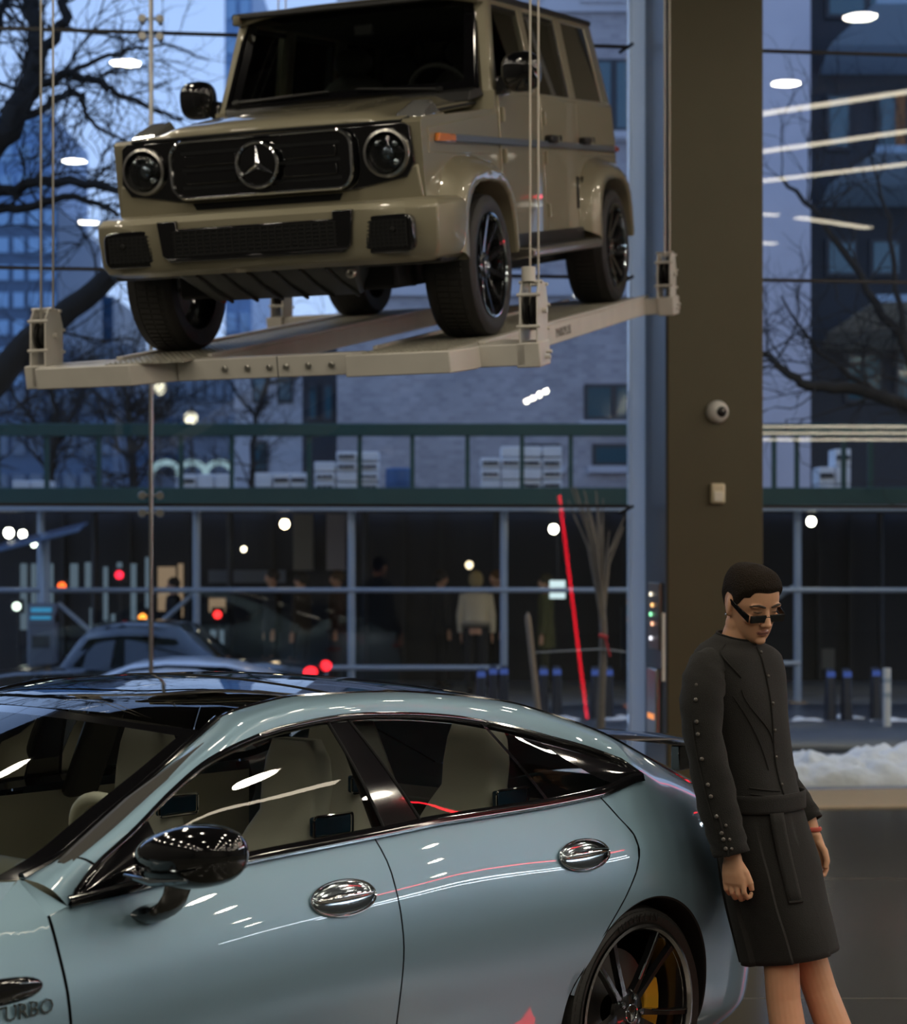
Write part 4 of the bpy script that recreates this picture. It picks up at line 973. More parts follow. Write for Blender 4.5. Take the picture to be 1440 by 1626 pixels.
# ---- lift platform
m_plat = pbsdf('chalk_white_steel', (.66, .63, .57), .45, noise=(7, .10))
m_grit = pbsdf('galvanised_tread', (.50, .48, .40), .42, metal=.4, noise=(40, .25), bump=(60, .6))
m_cable = pbsdf('steel_cable', (.50, .47, .40), .45, metal=.6)
plat = thing('lift_platform', 'off-white steel vehicle lift platform hanging on cables under the olive car', 'lift platform', M=GM)
ZT, ZB = .050, -.062
def plate(name, poly, z0=ZB, z1=ZT, mat=None, parent=None, bevel=.006):
    return MB().prism(poly, lambda p, t: (p[0], p[1], t), z0, z1).build(name, mat or m_plat, parent or plat, bevel=bevel, angle=35)
for sg in (1, -1):
    ins, outs = .42, 1.06
    tr = plate('track', [(.76, sg * ins) if sg > 0 else (.76, sg * .80), (.76, sg * .98), (.60, sg * outs), (-3.55, sg * outs), (-3.55, sg * .46), (.52, sg * .46), (.62, sg * ins)] if sg > 0 else [(.76, -.80), (.76, -1.36), (.62, -1.40), (.30, -1.06), (-3.55, -1.06), (-3.55, -.46), (.45, -.46)])
    td = plate('tread_plate', [(.72, sg * .50), (.72, sg * .96), (-3.5, sg * .98), (-3.5, sg * .52)], ZT - .002, ZT + .006, m_grit, tr, 0)
    studs = MB()
    for i in range(150):
        for j in range(14):
            x = .70 - i * .028; y = sg * (.52 + j * .032 + (.016 if i % 2 else 0)); studs.box((x, y, ZT + .007), (.014, .008, .005))
    o = studs.build('tread_stud', m_grit, tr, smooth=False); o['kind'] = 'stuff'
    MB().bb(-3.5, .45, sg * .46, sg * .485, ZT, ZT + .02).build('inner_kerb', m_plat, tr, bevel=.004)
    MB().bb(-3.5, .40, sg * 1.02, sg * 1.06, ZT, ZT + .02).build('outer_kerb', m_plat, tr, bevel=.004)
fb = plate('front_beam', [(.60, -.60), (.60, .44), (.48, .44), (.48, -.60)])
for y in (-.32, -.19, -.065, .03, .155, .285):
    MB().lathe([(0, 0), (.017, 0), (.017, .01), (.011, .012), (.011, .024), (0, .024)], Matrix.Translation((.60, y, -.006)) @ Matrix.Rotation(math.pi / 2, 4, 'Y'), 10).build('beam_bolt', m_steel, fb)
plate('beam_joint', [(.602, -.022), (.602, -.018), (.598, -.018), (.598, -.022)], bevel=0, mat=m_dark, parent=fb)
plate('rear_beam', [(-3.35, -1.70), (-3.35, 1.22), (-3.50, 1.22), (-3.50, -1.70)])
plate('front_arm', [(.50, 1.0), (.50, 1.30), (.30, 1.36), (.10, 1.10), (.10, 1.0)])
for y0, y1, x in ((1.25, 1.375, .40), (-1.52, -1.40, .50), (1.16, 1.27, -3.42), (-1.78, -1.66, -3.42)):
    plate('corner_bracket', [(x + .10, y0), (x + .10, y1), (x - .10, y1), (x - .10, y0)], ZB - .01, ZT + .004)
plate('front_arm', [(.60, -1.10), (.60, -1.48), (.40, -1.48), (.25, -1.05)])
WUP = (GMI.to_3x3() @ Vector((0, 0, 1))).normalized()       # world up in platform coordinates
MXU = Matrix.Rotation(0, 4, 'X')
def pulley(x, y, cap_, where):
    """hoist block standing plumb on the platform corner"""
    base = Vector((x, y, ZT)); zax = WUP; xax = Vector((1, 0, 0)); yax = zax.cross(xax).normalized(); xax = yax.cross(zax)
    M = Matrix(((xax.x, yax.x, zax.x, base.x), (xax.y, yax.y, zax.y, base.y), (xax.z, yax.z, zax.z, base.z), (0, 0, 0, 1)))
    def P(poly, y0, y1): return MB().prism(poly, lambda p, t: M @ Vector((p[0], t, p[1])), y0, y1)
    blk = P([(-.10, -.02), (.09, -.02), (.09, .24), (.05, .31), (-.06, .31), (-.10, .22)], .040, .050).build('pulley_block', m_plat, plat, bevel=.003)
    P([(-.10, -.02), (.09, -.02), (.09, .24), (.05, .31), (-.06, .31), (-.10, .22)], -.050, -.040).build('side_plate', m_plat, blk, bevel=.003)
    for px_, pz in ((.085, .07), (.085, .23), (-.095, .08), (-.095, .20), (.045, .30), (-.055, .30)):
        MB().tube([M @ Vector((px_, -.062, pz)), M @ Vector((px_, .062, pz))], .009, 8).build('spacer_pin', m_plat, blk)
    Ms = M @ Matrix.Translation((0, 0, .16)) @ Matrix.Rotation(math.pi / 2, 4, 'X')
    for dy in (-.018, .018):
        MB().lathe([(0, -.012), (.085, -.012), (.072, 0), (.085, .012), (0, .012)], Ms @ Matrix.Translation((0, 0, dy)), 24).build('sheave', m_gdark, blk)
    MB().tube([M @ Vector((0, -.07, .16)), M @ Vector((0, .075, .16))], .016, 10).build('axle_bolt', m_plat, blk)
    if cap_: MB().lathe([(0, 0), (.036, 0), (.036, .075), (0, .075)], M @ Matrix.Translation((.05, -.01, .30)), 18).build('guide_cap', m_plat, blk)
    # two falls of cable up to the ceiling
    for px_ in (.055, -.055):
        p0 = M @ Vector((px_, .0 if px_ > 0 else .012, .18)); wz = (GM @ p0).z; L = ZC - wz
        wp_ = GM @ p0; hc = MB().tube([(0, 0, 0), (0, 0, L - .003)], .0062, 6).build('hoist_cable', m_cable, None); hc.location = wp_
        tag(hc, 'steel hoist cable, %s fall at the %s corner of the lift platform' % ('front' if px_ > 0 else 'rear', where), 'cable', 'hoist cables of the platform')
    for dy, dz in ((.0, -.05), (.02, -.08)):
        q = M @ Vector((dy, .07, dz)); MB().tube([q, q + yax * .03], .011, 6).build('anchor_bolt', m_plat, blk)
pulley(.40, 1.315, True, 'near right'); pulley(.50, -1.44, False, 'near left'); pulley(-3.42, 1.20, False, 'far right'); pulley(-3.42, -1.70, False, 'far left')
# stencilled name on the outer rail
Mt = Matrix(((-1, 0, 0, -1.15), (0, 0, 1, 1.0615), (0, 1, 0, -.005), (0, 0, 0, 1)))
text_obj('stencil_lettering', 'PARKPLUS', .075, pbsdf('faded_black_ink', (.10, .09, .075), .7), plat, Mt, .0008)
# ================================================================== the man leaning on the blue car
m_skin = pbsdf('warm_skin', (.68, .375, .23), .48, sss=.12, spec=.35, noise=(35, .06))
m_lips = pbsdf('lip_skin', (.42, .185, .145), .42)
m_brow = pbsdf('brow_hair', (.035, .022, .014), .7)
m_hair = pbsdf('cropped_brown_hair', (.024, .0155, .009), .8, spec=.2, noise=(160, .5), bump=(260, .9))
m_cloth = pbsdf('black_brown_wool', (.0085, .0078, .0066), .9, sheen=.06, noise=(90, .25), bump=(350, .35))
m_cloth2 = pbsdf('black_wool_edge', (.010, .009, .008), .9)
m_btn = pbsdf('dark_horn_button', (.11, .10, .09), .22, coat=.5)
m_shoe = pbsdf('black_shoe_leather', (.010, .010, .010), .25, coat=.4)
MF = Vector((.7431, -.6691, 0)); ML = Vector((.6691, .7431, 0))
MANM = Matrix(((MF.x, ML.x, 0, 1.025), (MF.y, ML.y, 0, 6.62), (0, 0, 1, 0), (0, 0, 0, 1)))
man = thing('person', 'person in dark collarless jacket and knee-length skirted shorts leaning against the blue car', 'person', M=MANM)

def sring(c, ra, rb, n=28, e=.85, tilt=0., zt=0.):
    out = []
    for i in range(n):
        t = 2 * math.pi * i / n; x = math.copysign(abs(math.cos(t)) ** e, math.cos(t)) * ra; y = math.copysign(abs(math.sin(t)) ** e, math.sin(t)) * rb
        out.append((c[0] + x, c[1] + y, c[2] + x * tilt + y * zt))
    return out
# ---- head
HR = [(.121, .012, .012, .012), (.116, .040, .050, .034), (.105, .060, .078, .054), (.085, .078, .094, .068), (.055, .089, .103, .0755), (.02, .0925, .103, .0775), (-.005, .087, .098, .0745), (-.03, .087, .088, .071), (-.055, .0885, .070, .0665), (-.08, .087, .045, .059), (-.10, .083, .012, .047), (-.114, .072, -.015, .030), (-.119, .058, -.03, .015)]
def head_pt(t, z, off=0.):
    zs = [h[0] for h in HR]; f = interp(z, zs, [h[1] for h in HR]) + off; b = interp(z, zs, [h[2] for h in HR]) + off; wd = interp(z, zs, [h[3] for h in HR]) + off
    c, s = math.cos(t), math.sin(t)
    x = f * abs(c) ** .85 if c > 0 else -b * abs(c) ** .9
    k = .80 if c > 0 else .88
    return Vector((x, wd * math.copysign(abs(s) ** k, s), z))
HM = Matrix.Translation((-.020, 0, 1.683)) @ Matrix.Rotation(math.radians(-20), 4, 'Z') @ Matrix.Rotation(math.radians(19), 4, 'Y') @ Matrix.Rotation(math.radians(3), 4, 'X') @ Matrix.Scale(1.04, 4)
bd = MB()
bd.loft([[HM @ head_pt(2 * math.pi * j / 40, z) for j in range(40)] for z in np.linspace(.1208, -.1188, 34)])
def hell(c, r, Rm=None, **k):
    Mh = HM.to_3x3() @ (Rm if Rm is not None else Matrix.Identity(3)); bd.ell(HM @ Vector(c), r, Mh, **k)
bd.tube([HM @ Vector(p) for p in ((.078, 0, .022), (.088, 0, .0), (.098, 0, -.022), (.104, 0, -.036))], [.010, .0105, .012, .0125], 12)
hell((.107, 0, -.037), (.0125, .0125, .0105)); hell((.096, .013, -.040), (.011, .008, .008)); hell((.096, -.013, -.040), (.011, .008, .008))
hell((.0872, 0, -.0645), (.0095, .022, .0056)); hell((.0866, 0, -.0750), (.0098, .019, .0064)); hell((.080, 0, -.100), (.013, .020, .014))
for sg in (1, -1):
    hell((.080, sg * .033, .022), (.014, .027, .0085)); hell((.068, sg * .052, -.026), (.018, .018, .015)); hell((.073, sg * .034, -.002), (.012, .016, .011))
    hell((-.012, sg * .078, -.006), (.019, .0075, .031), rot('Z', sg * 18) @ rot('Y', -8)); hell((-.006, sg * .078, -.030), (.010, .007, .012))
    hell((-.005, sg * .060, -.070), (.03, .014, .035))
# ---- neck, torso, arms, legs
bd.tube([(-.080, 0, 1.46), (-.072, 0, 1.55), (-.055, 0, 1.60), (-.035, 0, 1.66)], [.075, .062, .058, .060], 20)
bd.loft([sring((-.085, 0, 1.535), .06, .09), sring((-.08, 0, 1.49), .09, .17), sring((-.06, 0, 1.38), .105, .175), sring((-.045, 0, 1.25), .10, .155), sring((-.03, 0, 1.12), .095, .145), sring((-.0, 0, .98), .105, .16), sring((.0, 0, .90), .10, .16)])
for sg, arm in ((-1, [(-.08, -.150, 1.46), (-.066, -.205, 1.38), (-.03, -.235, 1.22), (.02, -.245, 1.05), (.055, -.238, .90), (.064, -.235, .855)]), (1, [(-.085, .14, 1.46), (-.092, .175, 1.38), (-.085, .19, 1.22), (-.03, .205, 1.06), (.075, .212, .93), (.092, .213, .88)])):
    bd.tube(arm, [.048, .048, .043, .039, .031, .0275], 16)
    w_ = Vector(arm[-1]); o2 = Vector((0, 0, 0))
    # palm and fingers; back of the hand looks outwards
    bd.loft([sring(w_ + Vector((0, 0, .01)), .030, .021, 16), sring(w_ + Vector((.004, sg * .004, -.025)), .038, .021, 16), sring(w_ + Vector((.008, sg * .006, -.055)), .044, .0195, 16), sring(w_ + Vector((.010, sg * .006, -.082)), .043, .016, 16), sring(w_ + Vector((.010, sg * .004, -.094)), .036, .010, 16)])
    for k, (da, L) in enumerate(((.036, .95), (.0125, 1.05), (-.0110, 1.0), (-.0335, .82))):
        b0 = w_ + Vector((.010 + da, sg * .006, -.084 + (.004 if k in (0, 3) else 0)))
        bd.tube([b0 + Vector((0, 0, .02)), b0, b0 + Vector((.004, sg * .002, -.030 * L)), b0 + Vector((.004, -sg * .016, -.050 * L)), b0 + Vector((.003, -sg * .036, -.048 * L)), b0 + Vector((.002, -sg * .046, -.034 * L))], [.0095, .0108, .0090, .0090, .0080, .0066], 10)
    bd.tube([w_ + Vector((.024, -sg * .004, -.018)), w_ + Vector((.048, -sg * .004, -.046)), w_ + Vector((.062, -sg * .010, -.078)), w_ + Vector((.062, -sg * .020, -.104))], [.014, .0135, .0115, .0085], 10)
LEGS = {-1: [(.0, -.085, .95), (.065, -.085, .72), (.155, -.085, .50), (.165, -.088, .38), (.190, -.092, .26), (.225, -.10, .11), (.235, -.10, .07)], 1: [(.0, .085, .95), (.065, .085, .72), (.150, .088, .50), (.190, .10, .38), (.245, .10, .26), (.335, .105, .11), (.350, .105, .07)]}
for sg, lg in LEGS.items():
    bd.tube(lg, [.085, .078, .060, .057, .060, .038, .040], 20)
    bd.ell((lg[2][0] + .012, lg[2][1], lg[2][2] - .01), (.050, .045, .055))
    bd.ell((lg[4][0] - .022, lg[4][1], lg[4][2] + .06), (.040, .045, .09))
    a = Vector(lg[-1]); bd.ell((a.x + .06, a.y, .055), (.12, .043, .035))
me = bpy.data.meshes.new('tmp'); me.from_pydata(bd.v, [], bd.f); tmp = bpy.data.objects.new('tmp', me); COL.objects.link(tmp)
rm = tmp.modifiers.new('r', 'REMESH'); rm.mode = 'VOXEL'; rm.voxel_size = .0036; rm.use_smooth_shade = True
sm = tmp.modifiers.new('s', 'SMOOTH'); sm.factor = .5; sm.iterations = 3
bpy.context.view_layer.update()
bme = bpy.data.meshes.new_from_object(tmp.evaluated_get(bpy.context.evaluated_depsgraph_get())); bpy.data.objects.remove(tmp)
bme.name = 'body'; bme.materials.clear()
for m in (m_skin, m_lips, m_brow): bme.materials.append(m)
HMI = HM.inverted()
for p in bme.polygons:
    p.use_smooth = True
    if p.center[2] < 1.5: continue
    q = HMI @ p.center
    if q.x > .078 and abs(q.y) < .024 and abs(q.z + .0695 ) < .0110 * (1 - (q.y / .026) ** 2): p.material_index = 1
body_o = bpy.data.objects.new('body', bme); COL.objects.link(body_o); body_o.parent = man
for sg in (1, -1):
    MB().tube([HM @ Vector((x_, sg * y_, z_)) for x_, y_, z_ in ((.0955, .012, .0205), (.0955, .024, .0245), (.0925, .038, .0275), (.0845, .053, .0245), (.0755, .0625, .020))], [.0026, .0042, .0042, .0034, .0012], 8).build('eyebrow', m_brow, man)
    MB().tube([HM @ Vector((x_, sg * y_, z_)) for x_, y_, z_ in ((.0915, .020, .0035), (.0895, .034, .0015), (.0820, .048, .0035))], [.0010, .0018, .0010], 6).build('eyelash', m_brow, man)
MB().tube([HM @ Vector((x_, y_, z_)) for x_, y_, z_ in ((.0885, -.023, -.0705), (.0945, -.012, -.0695), (.0958, 0, -.0700), (.0945, .012, -.0695), (.0885, .023, -.0705))], [.0008, .0014, .0015, .0014, .0008], 6).build('mouth_line', pbsdf('mouth_shadow', (.12, .05, .04), .7), man)
# ---- cropped hair with a clean hairline
def hairline(t):
    """height of the hair edge at angle t from the face (0) to the nape (pi)"""
    return interp(abs(t), [0, .35, .62, .80, 1.05, 1.30, 1.45, 1.62, 1.85, 2.05, 2.3, 2.7, math.pi], [.066, .068, .064, .048, .042, .012, .008, .034, .034, .010, -.030, -.058, -.062])
rows = []
for j in range(72):
    t = -math.pi + 2 * math.pi * j / 72; zl = hairline(t)
    rows.append([HM @ head_pt(t, lerp(zl, .1206, i / 14), .0010 + .0095 * min(1, (i / 14) * 3.2) * (1.0 if abs(t) < 1.2 else .8)) + HM.to_3x3() @ Vector((0, 0, .008 * (i / 14) ** 2)) for i in range(15)] + [HM @ Vector((-.006, 0, .1345))])
hr = MB().grid(rows, closed_u=True)
hr.build('hair', m_hair, man, angle=180)
# ---- sunglasses and ear stud
gl = MB()
for sg in (1, -1):
    pts = [(-.029, -.0115), (.029, -.0115), (.031, .0125), (-.030, .0125)]
    gl.prism(pts, lambda p, t, sg=sg: HM @ Vector((.099 - .06 * abs(p[0] + .036) * .4 + t, sg * (.0365 + p[0]), -.007 + p[1] - .010)), -.003, .003)
    # broad temple arm
    a0 = [(.092, .0675, .0055 - .010), (.092, .0675, -.0185 - .010), (.094, .0715, -.0185 - .010), (.094, .0715, .0055 - .010)]
    a1 = [(-.004, .0795, .020), (-.004, .0795, .006), (-.004, .0830, .006), (-.004, .0830, .020)]
    gl.loft([[HM @ Vector((p[0], sg * p[1], p[2])) for p in a0], [HM @ Vector((lerp(p[0], q[0], .35), sg * lerp(p[1], q[1], .5), lerp(p[2], q[2], .35))) for p, q in zip(a0, a1)], [HM @ Vector((p[0], sg * p[1], p[2])) for p in a1]])
gl.tube([HM @ Vector((.100, -.008, -.012)), HM @ Vector((.1025, 0, -.010)), HM @ Vector((.100, .008, -.012))], .0028, 6)
so = gl.build('sunglasses', pbsdf('black_acetate', (.004, .004, .004), .22, spec=.35), man, bevel=.0012, angle=35)
MB().ell(HM @ Vector((-.006, -.087, -.034)), (.0045, .0045, .0045), nu=10, nv=8).build('ear_stud', m_chr, man)
# ---- jacket
random.seed(3)
def wrinkle(p, amp=.004):
    x, y, z = p
    return (x + amp * math.sin(z * 21 + y * 14), y + amp * math.sin(z * 17 + x * 19 + 1.3), z)
JR = [(1.572, -.073, .066, .076), (1.560, -.074, .074, .086), (1.548, -.075, .088, .118), (1.528, -.076, .102, .165), (1.495, -.074, .115, .185), (1.44, -.066, .124, .186), (1.36, -.056, .128, .183), (1.27, -.046, .126, .178), (1.18, -.034, .124, .174), (1.09, -.018, .126, .174), (1.03, -.004, .130, .178), (.995, .004, .134, .180)]
rows = []
for z in np.linspace(1.572, .995, 34):
    zs = [r[0] for r in JR]; c, a, b = [interp(z, zs, [r[k] for r in JR]) for k in (1, 2, 3)]
    rr = sring((c, 0, z), a, b, 44, .82, tilt=-.22 * max(0, (z - 1.5) / .07))
    rows.append([wrinkle(p, .003) for p in rr])
jk = MB().loft(rows, cap=False).build('jacket', m_cloth, man, angle=180, solid=.006)
MB().tube([rows[0][i] for i in range(44)] + [rows[0][0]], .004, 6, cap=False).build('collar_edge', m_cloth2, jk)
bnd = [sring((.006, 0, z), .139, .186, 44, .82) for z in (1.05, 1.035, 1.0, .99)]
MB().loft(bnd, cap=False).build('jacket_band', m_cloth, jk, angle=180, solid=.006)
def jfront(t, z, off=.004):
    zs = [r[0] for r in JR]; c, a, b = [interp(z, zs, [r[k] for r in JR]) for k in (1, 2, 3)]
    x = math.copysign(abs(math.cos(t)) ** .82, math.cos(t)) * (a + off); y = math.copysign(abs(math.sin(t)) ** .82, math.sin(t)) * (b + off)
    return wrinkle((c + x, y, z - .22 * max(0, (z - 1.5) / .07) * x), .003)
MB().tube([jfront(-.10 + .05 * (1.56 - z), z, .003) for z in np.linspace(1.55, 1.04, 20)], .0026, 6).build('front_placket', m_cloth2, jk)
for z in np.linspace(1.53, 1.08, 6): MB().ell(jfront(-.06, z, .006), (.006, .006, .006), nu=10, nv=8).build('jacket_button', m_btn, jk)
MB().tube([jfront(-1.05 + .75 * math.sin(u * 1.5), lerp(1.38, 1.13, u), .002) for u in np.linspace(0, 1, 14)], .0018, 6).build('curved_seam', m_cloth2, jk)
MB().tube([jfront(-.45 - .35 * math.cos(u * 3.1), lerp(1.40, 1.22, u), .002) for u in np.linspace(0, 1, 10)], .0018, 6).build('curved_seam', m_cloth2, jk)
for z in (1.075, 1.055): MB().tube([jfront(t, z - .02 * (t + .9), .002) for t in np.linspace(-.95, -.15, 10)], .003, 6).build('pocket_welt', m_cloth2, jk)
MB().tube([jfront(lerp(-1.35, -.75, u), lerp(1.55, 1.44, u), .003) for u in np.linspace(0, 1, 8)], .003, 6).build('shoulder_seam', m_cloth2, jk)
def sleeve(sg, path, rad):
    P = [Vector(p) for p in path]; n = 26; rows = []; ctr = []
    for i in range(n + 1):
        t = i / n * (len(P) - 1); k = min(int(t), len(P) - 2); f = t - k
        c = Vector([interp(t, list(range(len(P))), [q[m] for q in P]) for m in range(3)]); r = interp(t, list(range(len(rad))), rad)
        ctr.append((c, r)); d = (P[k + 1] - P[k]).normalized(); a = Vector((1, 0, 0)) - d * d.x; a.normalize(); b = d.cross(a)
        rows.append([wrinkle(c + (a * math.cos(u) * 1.06 + b * math.sin(u)) * r * (1 + .05 * math.sin(3 * u + 9 * t)), .0028) for u in np.linspace(0, 2 * math.pi, 25)[:-1]])
    o = MB().loft(rows, cap=False).build('sleeve', m_cloth, jk, angle=180, solid=.005)
    return o, ctr
sl, ctr = sleeve(-1, [(-.080, -.115, 1.500), (-.080, -.175, 1.462), (-.066, -.222, 1.38), (-.035, -.252, 1.22), (.015, -.258, 1.05), (.050, -.250, .93), (.064, -.246, .868)], [.046, .066, .070, .064, .062, .060, .059])
VC = (MANM.inverted() @ Vector((0, 0, 1.85)))
def sleeve_dir(k):   # direction towards the outside front of the sleeve
    return Vector((math.cos(k), math.sin(k), 0))
for i in range(12):
    c, r = ctr[6 + int(i * 20 / 12)]; d = sleeve_dir(math.radians(-72 + i * .6)); MB().ell(c + d * (r + .006), (.0075, .0075, .0075), nu=10, nv=8).build('sleeve_button', m_btn, sl)
for i in (20, 22, 24):
    c, r = ctr[i]; d = sleeve_dir(math.radians(-48)); MB().ell(c + d * (r + .004), (.006, .006, .006), nu=10, nv=8).build('cuff_button', m_btn, sl)
MB().tube([c + sleeve_dir(math.radians(-84)) * (r + .002) for c, r in ctr[2:]], .0028, 6).build('sleeve_seam', m_cloth2, sl)
MB().tube([c + sleeve_dir(math.radians(-62)) * (r + .002) for c, r in ctr[19:]], .004, 6).build('cuff_slit', m_cloth2, sl)
sleeve(1, [(-.085, .115, 1.500), (-.09, .165, 1.462), (-.095, .185, 1.38), (-.085, .195, 1.22), (-.03, .21, 1.06), (.055, .213, .96), (.078, .214, .925)], [.046, .062, .064, .058, .054, .050, .048])
# ---- pleated skirted shorts
rows = []
SKC = [(1.03, .006, .124, .175), (.95, .012, .135, .182), (.85, .030, .142, .184), (.75, .054, .146, .182), (.65, .080, .147, .178), (.55, .114, .150, .174), (.47, .138, .152, .170)]
for z in np.linspace(1.03, .47, 30):
    zs = [r[0] for r in SKC]; c, a, b = [interp(z, zs, [r[k] for r in SKC]) for k in (1, 2, 3)]; row = []; g_ = min(1, max(0, (1.0 - z) / .25))
    for i in range(120):
        t = 2 * math.pi * i / 120; pl = .017 * g_ * (((t * 7 / (2 * math.pi)) % 1) - .5) + .006 * g_ * math.sin(t * 3 + z * 6)
        x = math.copysign(abs(math.cos(t)) ** .9, math.cos(t)) * (a + pl); y = math.copysign(abs(math.sin(t)) ** .9, math.sin(t)) * (b + pl)
        row.append((c + x, y, z + .035 * g_ + (.16 * x + .05 * y) * g_))
    rows.append(row)
sk_ = MB().loft(rows, cap=False).build('skirted_shorts', m_cloth, man, angle=35, solid=.006)
tabr = []
for z in np.linspace(.985, .70, 10):
    zs = [r[0] for r in SKC]; c, a, b = [interp(z, zs, [r[k] for r in SKC]) for k in (1, 2, 3)]
    tabr.append([(c + math.cos(t) * (a + .022), math.sin(t) * (b + .02), z + .01 * math.cos(t)) for t in np.linspace(-.62, -.34, 5)])
MB().grid(tabr).build('hanging_tab', m_cloth, sk_, angle=180, solid=.005)
MB().tube([(c_[0], c_[1], c_[2]) for c_ in tabr[-1]], .005, 6).build('tab_hem', m_cloth2, sk_)
# ---- shoes
for sg, lg in LEGS.items():
    a = Vector(lg[-1])
    rows = [sring((a.x + x, a.y, z), l, w_, 20, .8) for x, z, l, w_ in ((.062, .003, .142, .047), (.062, .02, .146, .050), (.060, .045, .138, .049), (.045, .070, .105, .046), (.018, .088, .064, .044), (.004, .115, .050, .043))]
    sh = MB().loft(rows).build('shoe', m_shoe, man, angle=60)
    MB().loft([sring((a.x + .062, a.y, z), .150, .053, 20, .8) for z in (.0, .012)]).build('shoe_sole', m_cloth2, sh)
MB().lathe([(.032 + .006 * math.cos(u), .008 * math.sin(u)) for u in np.linspace(0, 2 * math.pi, 9)[:-1]], Matrix.Translation((.084, .213, .905)), 20, closed=True).build('red_wristband', pbsdf('red_band', (.55, .10, .07), .5), man)
# ================================================================== the street outside
def at(u, v, d): return Vector(((u - 720) / 3100.0 * d, d, 1.85 - (v - 880) / 3100.0 * d))
def X(u, d): return (u - 720) / 3100.0 * d
def Z(v, d): return 1.85 - (v - 880) / 3100.0 * d
m_asph = pbsdf('wet_asphalt', (.075, .085, .10), .35, noise=(1.2, .35), bump=(30, .2))
m_pave = pbsdf('damp_concrete', (.16, .165, .17), .6, noise=(2.5, .25))
m_snow = pbsdf('old_snow', (.88, .87, .84), .8, noise=(9, .15), bump=(14, .8))
m_green = pbsdf('dark_green_paint', (.012, .060, .052), .5, noise=(2, .2))
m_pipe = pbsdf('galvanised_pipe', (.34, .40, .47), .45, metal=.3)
m_brick = None
def brickmat(name, c1, c2, mortar, scale):
    m = bpy.data.materials.new(name); m.use_nodes = True; t = m.node_tree; p = t.nodes['Principled BSDF']; p.inputs['Roughness'].default_value = .85
    c = t.nodes.new('ShaderNodeTexCoord'); mp = t.nodes.new('ShaderNodeMapping'); mp.inputs['Rotation'].default_value = (math.pi / 2, 0, 0)
    b = t.nodes.new('ShaderNodeTexBrick'); b.inputs['Color1'].default_value = (*c1, 1); b.inputs['Color2'].default_value = (*c2, 1); b.inputs['Mortar'].default_value = (*mortar, 1)
    b.inputs['Scale'].default_value = scale; t.links.new(c.outputs['Object'], mp.inputs[0]); t.links.new(mp.outputs[0], b.inputs['Vector'])
    n = t.nodes.new('ShaderNodeTexNoise'); n.inputs['Scale'].default_value = .8; t.links.new(c.outputs['Object'], n.inputs['Vector'])
    mx = t.nodes.new('ShaderNodeMixRGB'); mx.blend_type = 'MULTIPLY'; mx.inputs[0].default_value = .5
    t.links.new(b.outputs['Color'], mx.inputs[1]); t.links.new(n.outputs['Fac'], mx.inputs[2]); t.links.new(mx.outputs[0], p.inputs['Base Color'])
    return m
m_brick = brickmat('grey_mauve_brick', (.66, .62, .63), (.48, .45, .47), (.62, .59, .60), 3.0)
m_stone = pbsdf('pale_stone', (.60, .59, .62), .8, noise=(1.5, .15))
m_dkwall = pbsdf('dark_facade', (.030, .033, .040), .7)
m_teal = pbsdf('teal_window_glass', (.03, .10, .13), .08, coat=.5)
m_bluegl = pbsdf('blue_tower_glass', (.10, .22, .42), .15, coat=.5)
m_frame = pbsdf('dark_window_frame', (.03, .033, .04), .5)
m_bark = pbsdf('dark_bark', (.022, .019, .016), .9, noise=(12, .4))
m_bark2 = pbsdf('pale_bark', (.22, .17, .12), .9, noise=(20, .3))
m_wood = pbsdf('raw_timber', (.34, .24, .15), .8, noise=(8, .2))

YS = 15.35
def ground(name, x0, x1, y0, y1, z, mat):
    o = MB().bb(x0, x1, y0, y1, z - .1, z).build(name, mat, None, smooth=False); o['kind'] = 'structure'; return o
mb = MB(); a0, b0 = gpt(gl0, .03), gpt(gl1, .03)
mb.prism([(a0.x, a0.y), (b0.x, b0.y), (14, 18.2), (-14, 18.2)], lambda p, t: (p[0], p[1], t), -.12, -.005)
o = mb.build('ground_pavement', m_pave, None, smooth=False); o['kind'] = 'structure'
rdx = [(-40, -.78), (-8, -.78), (-6, -.72), (-2, -.36), (0, -.14), (1.5, -.04), (3, -.03), (40, -.03)]
o = MB().grid([[(x, 18.2, z), (x, 23.2, z)] for x, z in rdx]).build('ground_road', m_asph, None, angle=180, solid=.1); o['kind'] = 'structure'
ground('ground_beyond', -40, 40, 30, 60, -.03, m_asph)
ground('ground_far', -160, 160, 60, 260, -.05, m_asph)
ground('ground_far_pavement', -14, 14, 23.2, 30, .02, m_pave)
# snow bank outside the right glazing
random.seed(11)
def hsh(x, y):
    return .5 * math.sin(x * 3.1 + 1.7 * math.sin(y * 2.3)) + .3 * math.sin(x * 7.7 + y * 5.1) + .2 * math.sin(x * 15.1 - y * 11.3)
def snowbank(name, label, x0, x1, d0, d1, h, n=300, m=46):
    rows = []
    for i in range(n + 1):
        x = lerp(x0, x1, i / n); e = min(1, min(i, n - i) / 6)
        row = []
        for j in range(m + 1):
            k = j / m; y = lerp(d0, d1, k) + x * .114
            row.append((x, y, -.03 + e * h * (math.sin(math.pi * k) ** .6) * (.75 + .3 * hsh(x, y)) + .02 * hsh(x * 4, y * 4) * math.sin(math.pi * k)))
        rows.append(row)
    o = MB().grid(rows).build(name, m_snow, None, angle=180)
    from mathutils import noise as _n
    for v in o.data.vertices:
        k = min(1, max(0, v.co.z + .03) / .12); v.co.z += k * (.10 * _n.noise(v.co * 2.7) + .055 * _n.noise(v.co * 7) + .035 * _n.noise(v.co * 17)); v.co.y += k * .05 * _n.noise(v.co * 6)
    return tag(o, label, 'snow', kind='stuff')
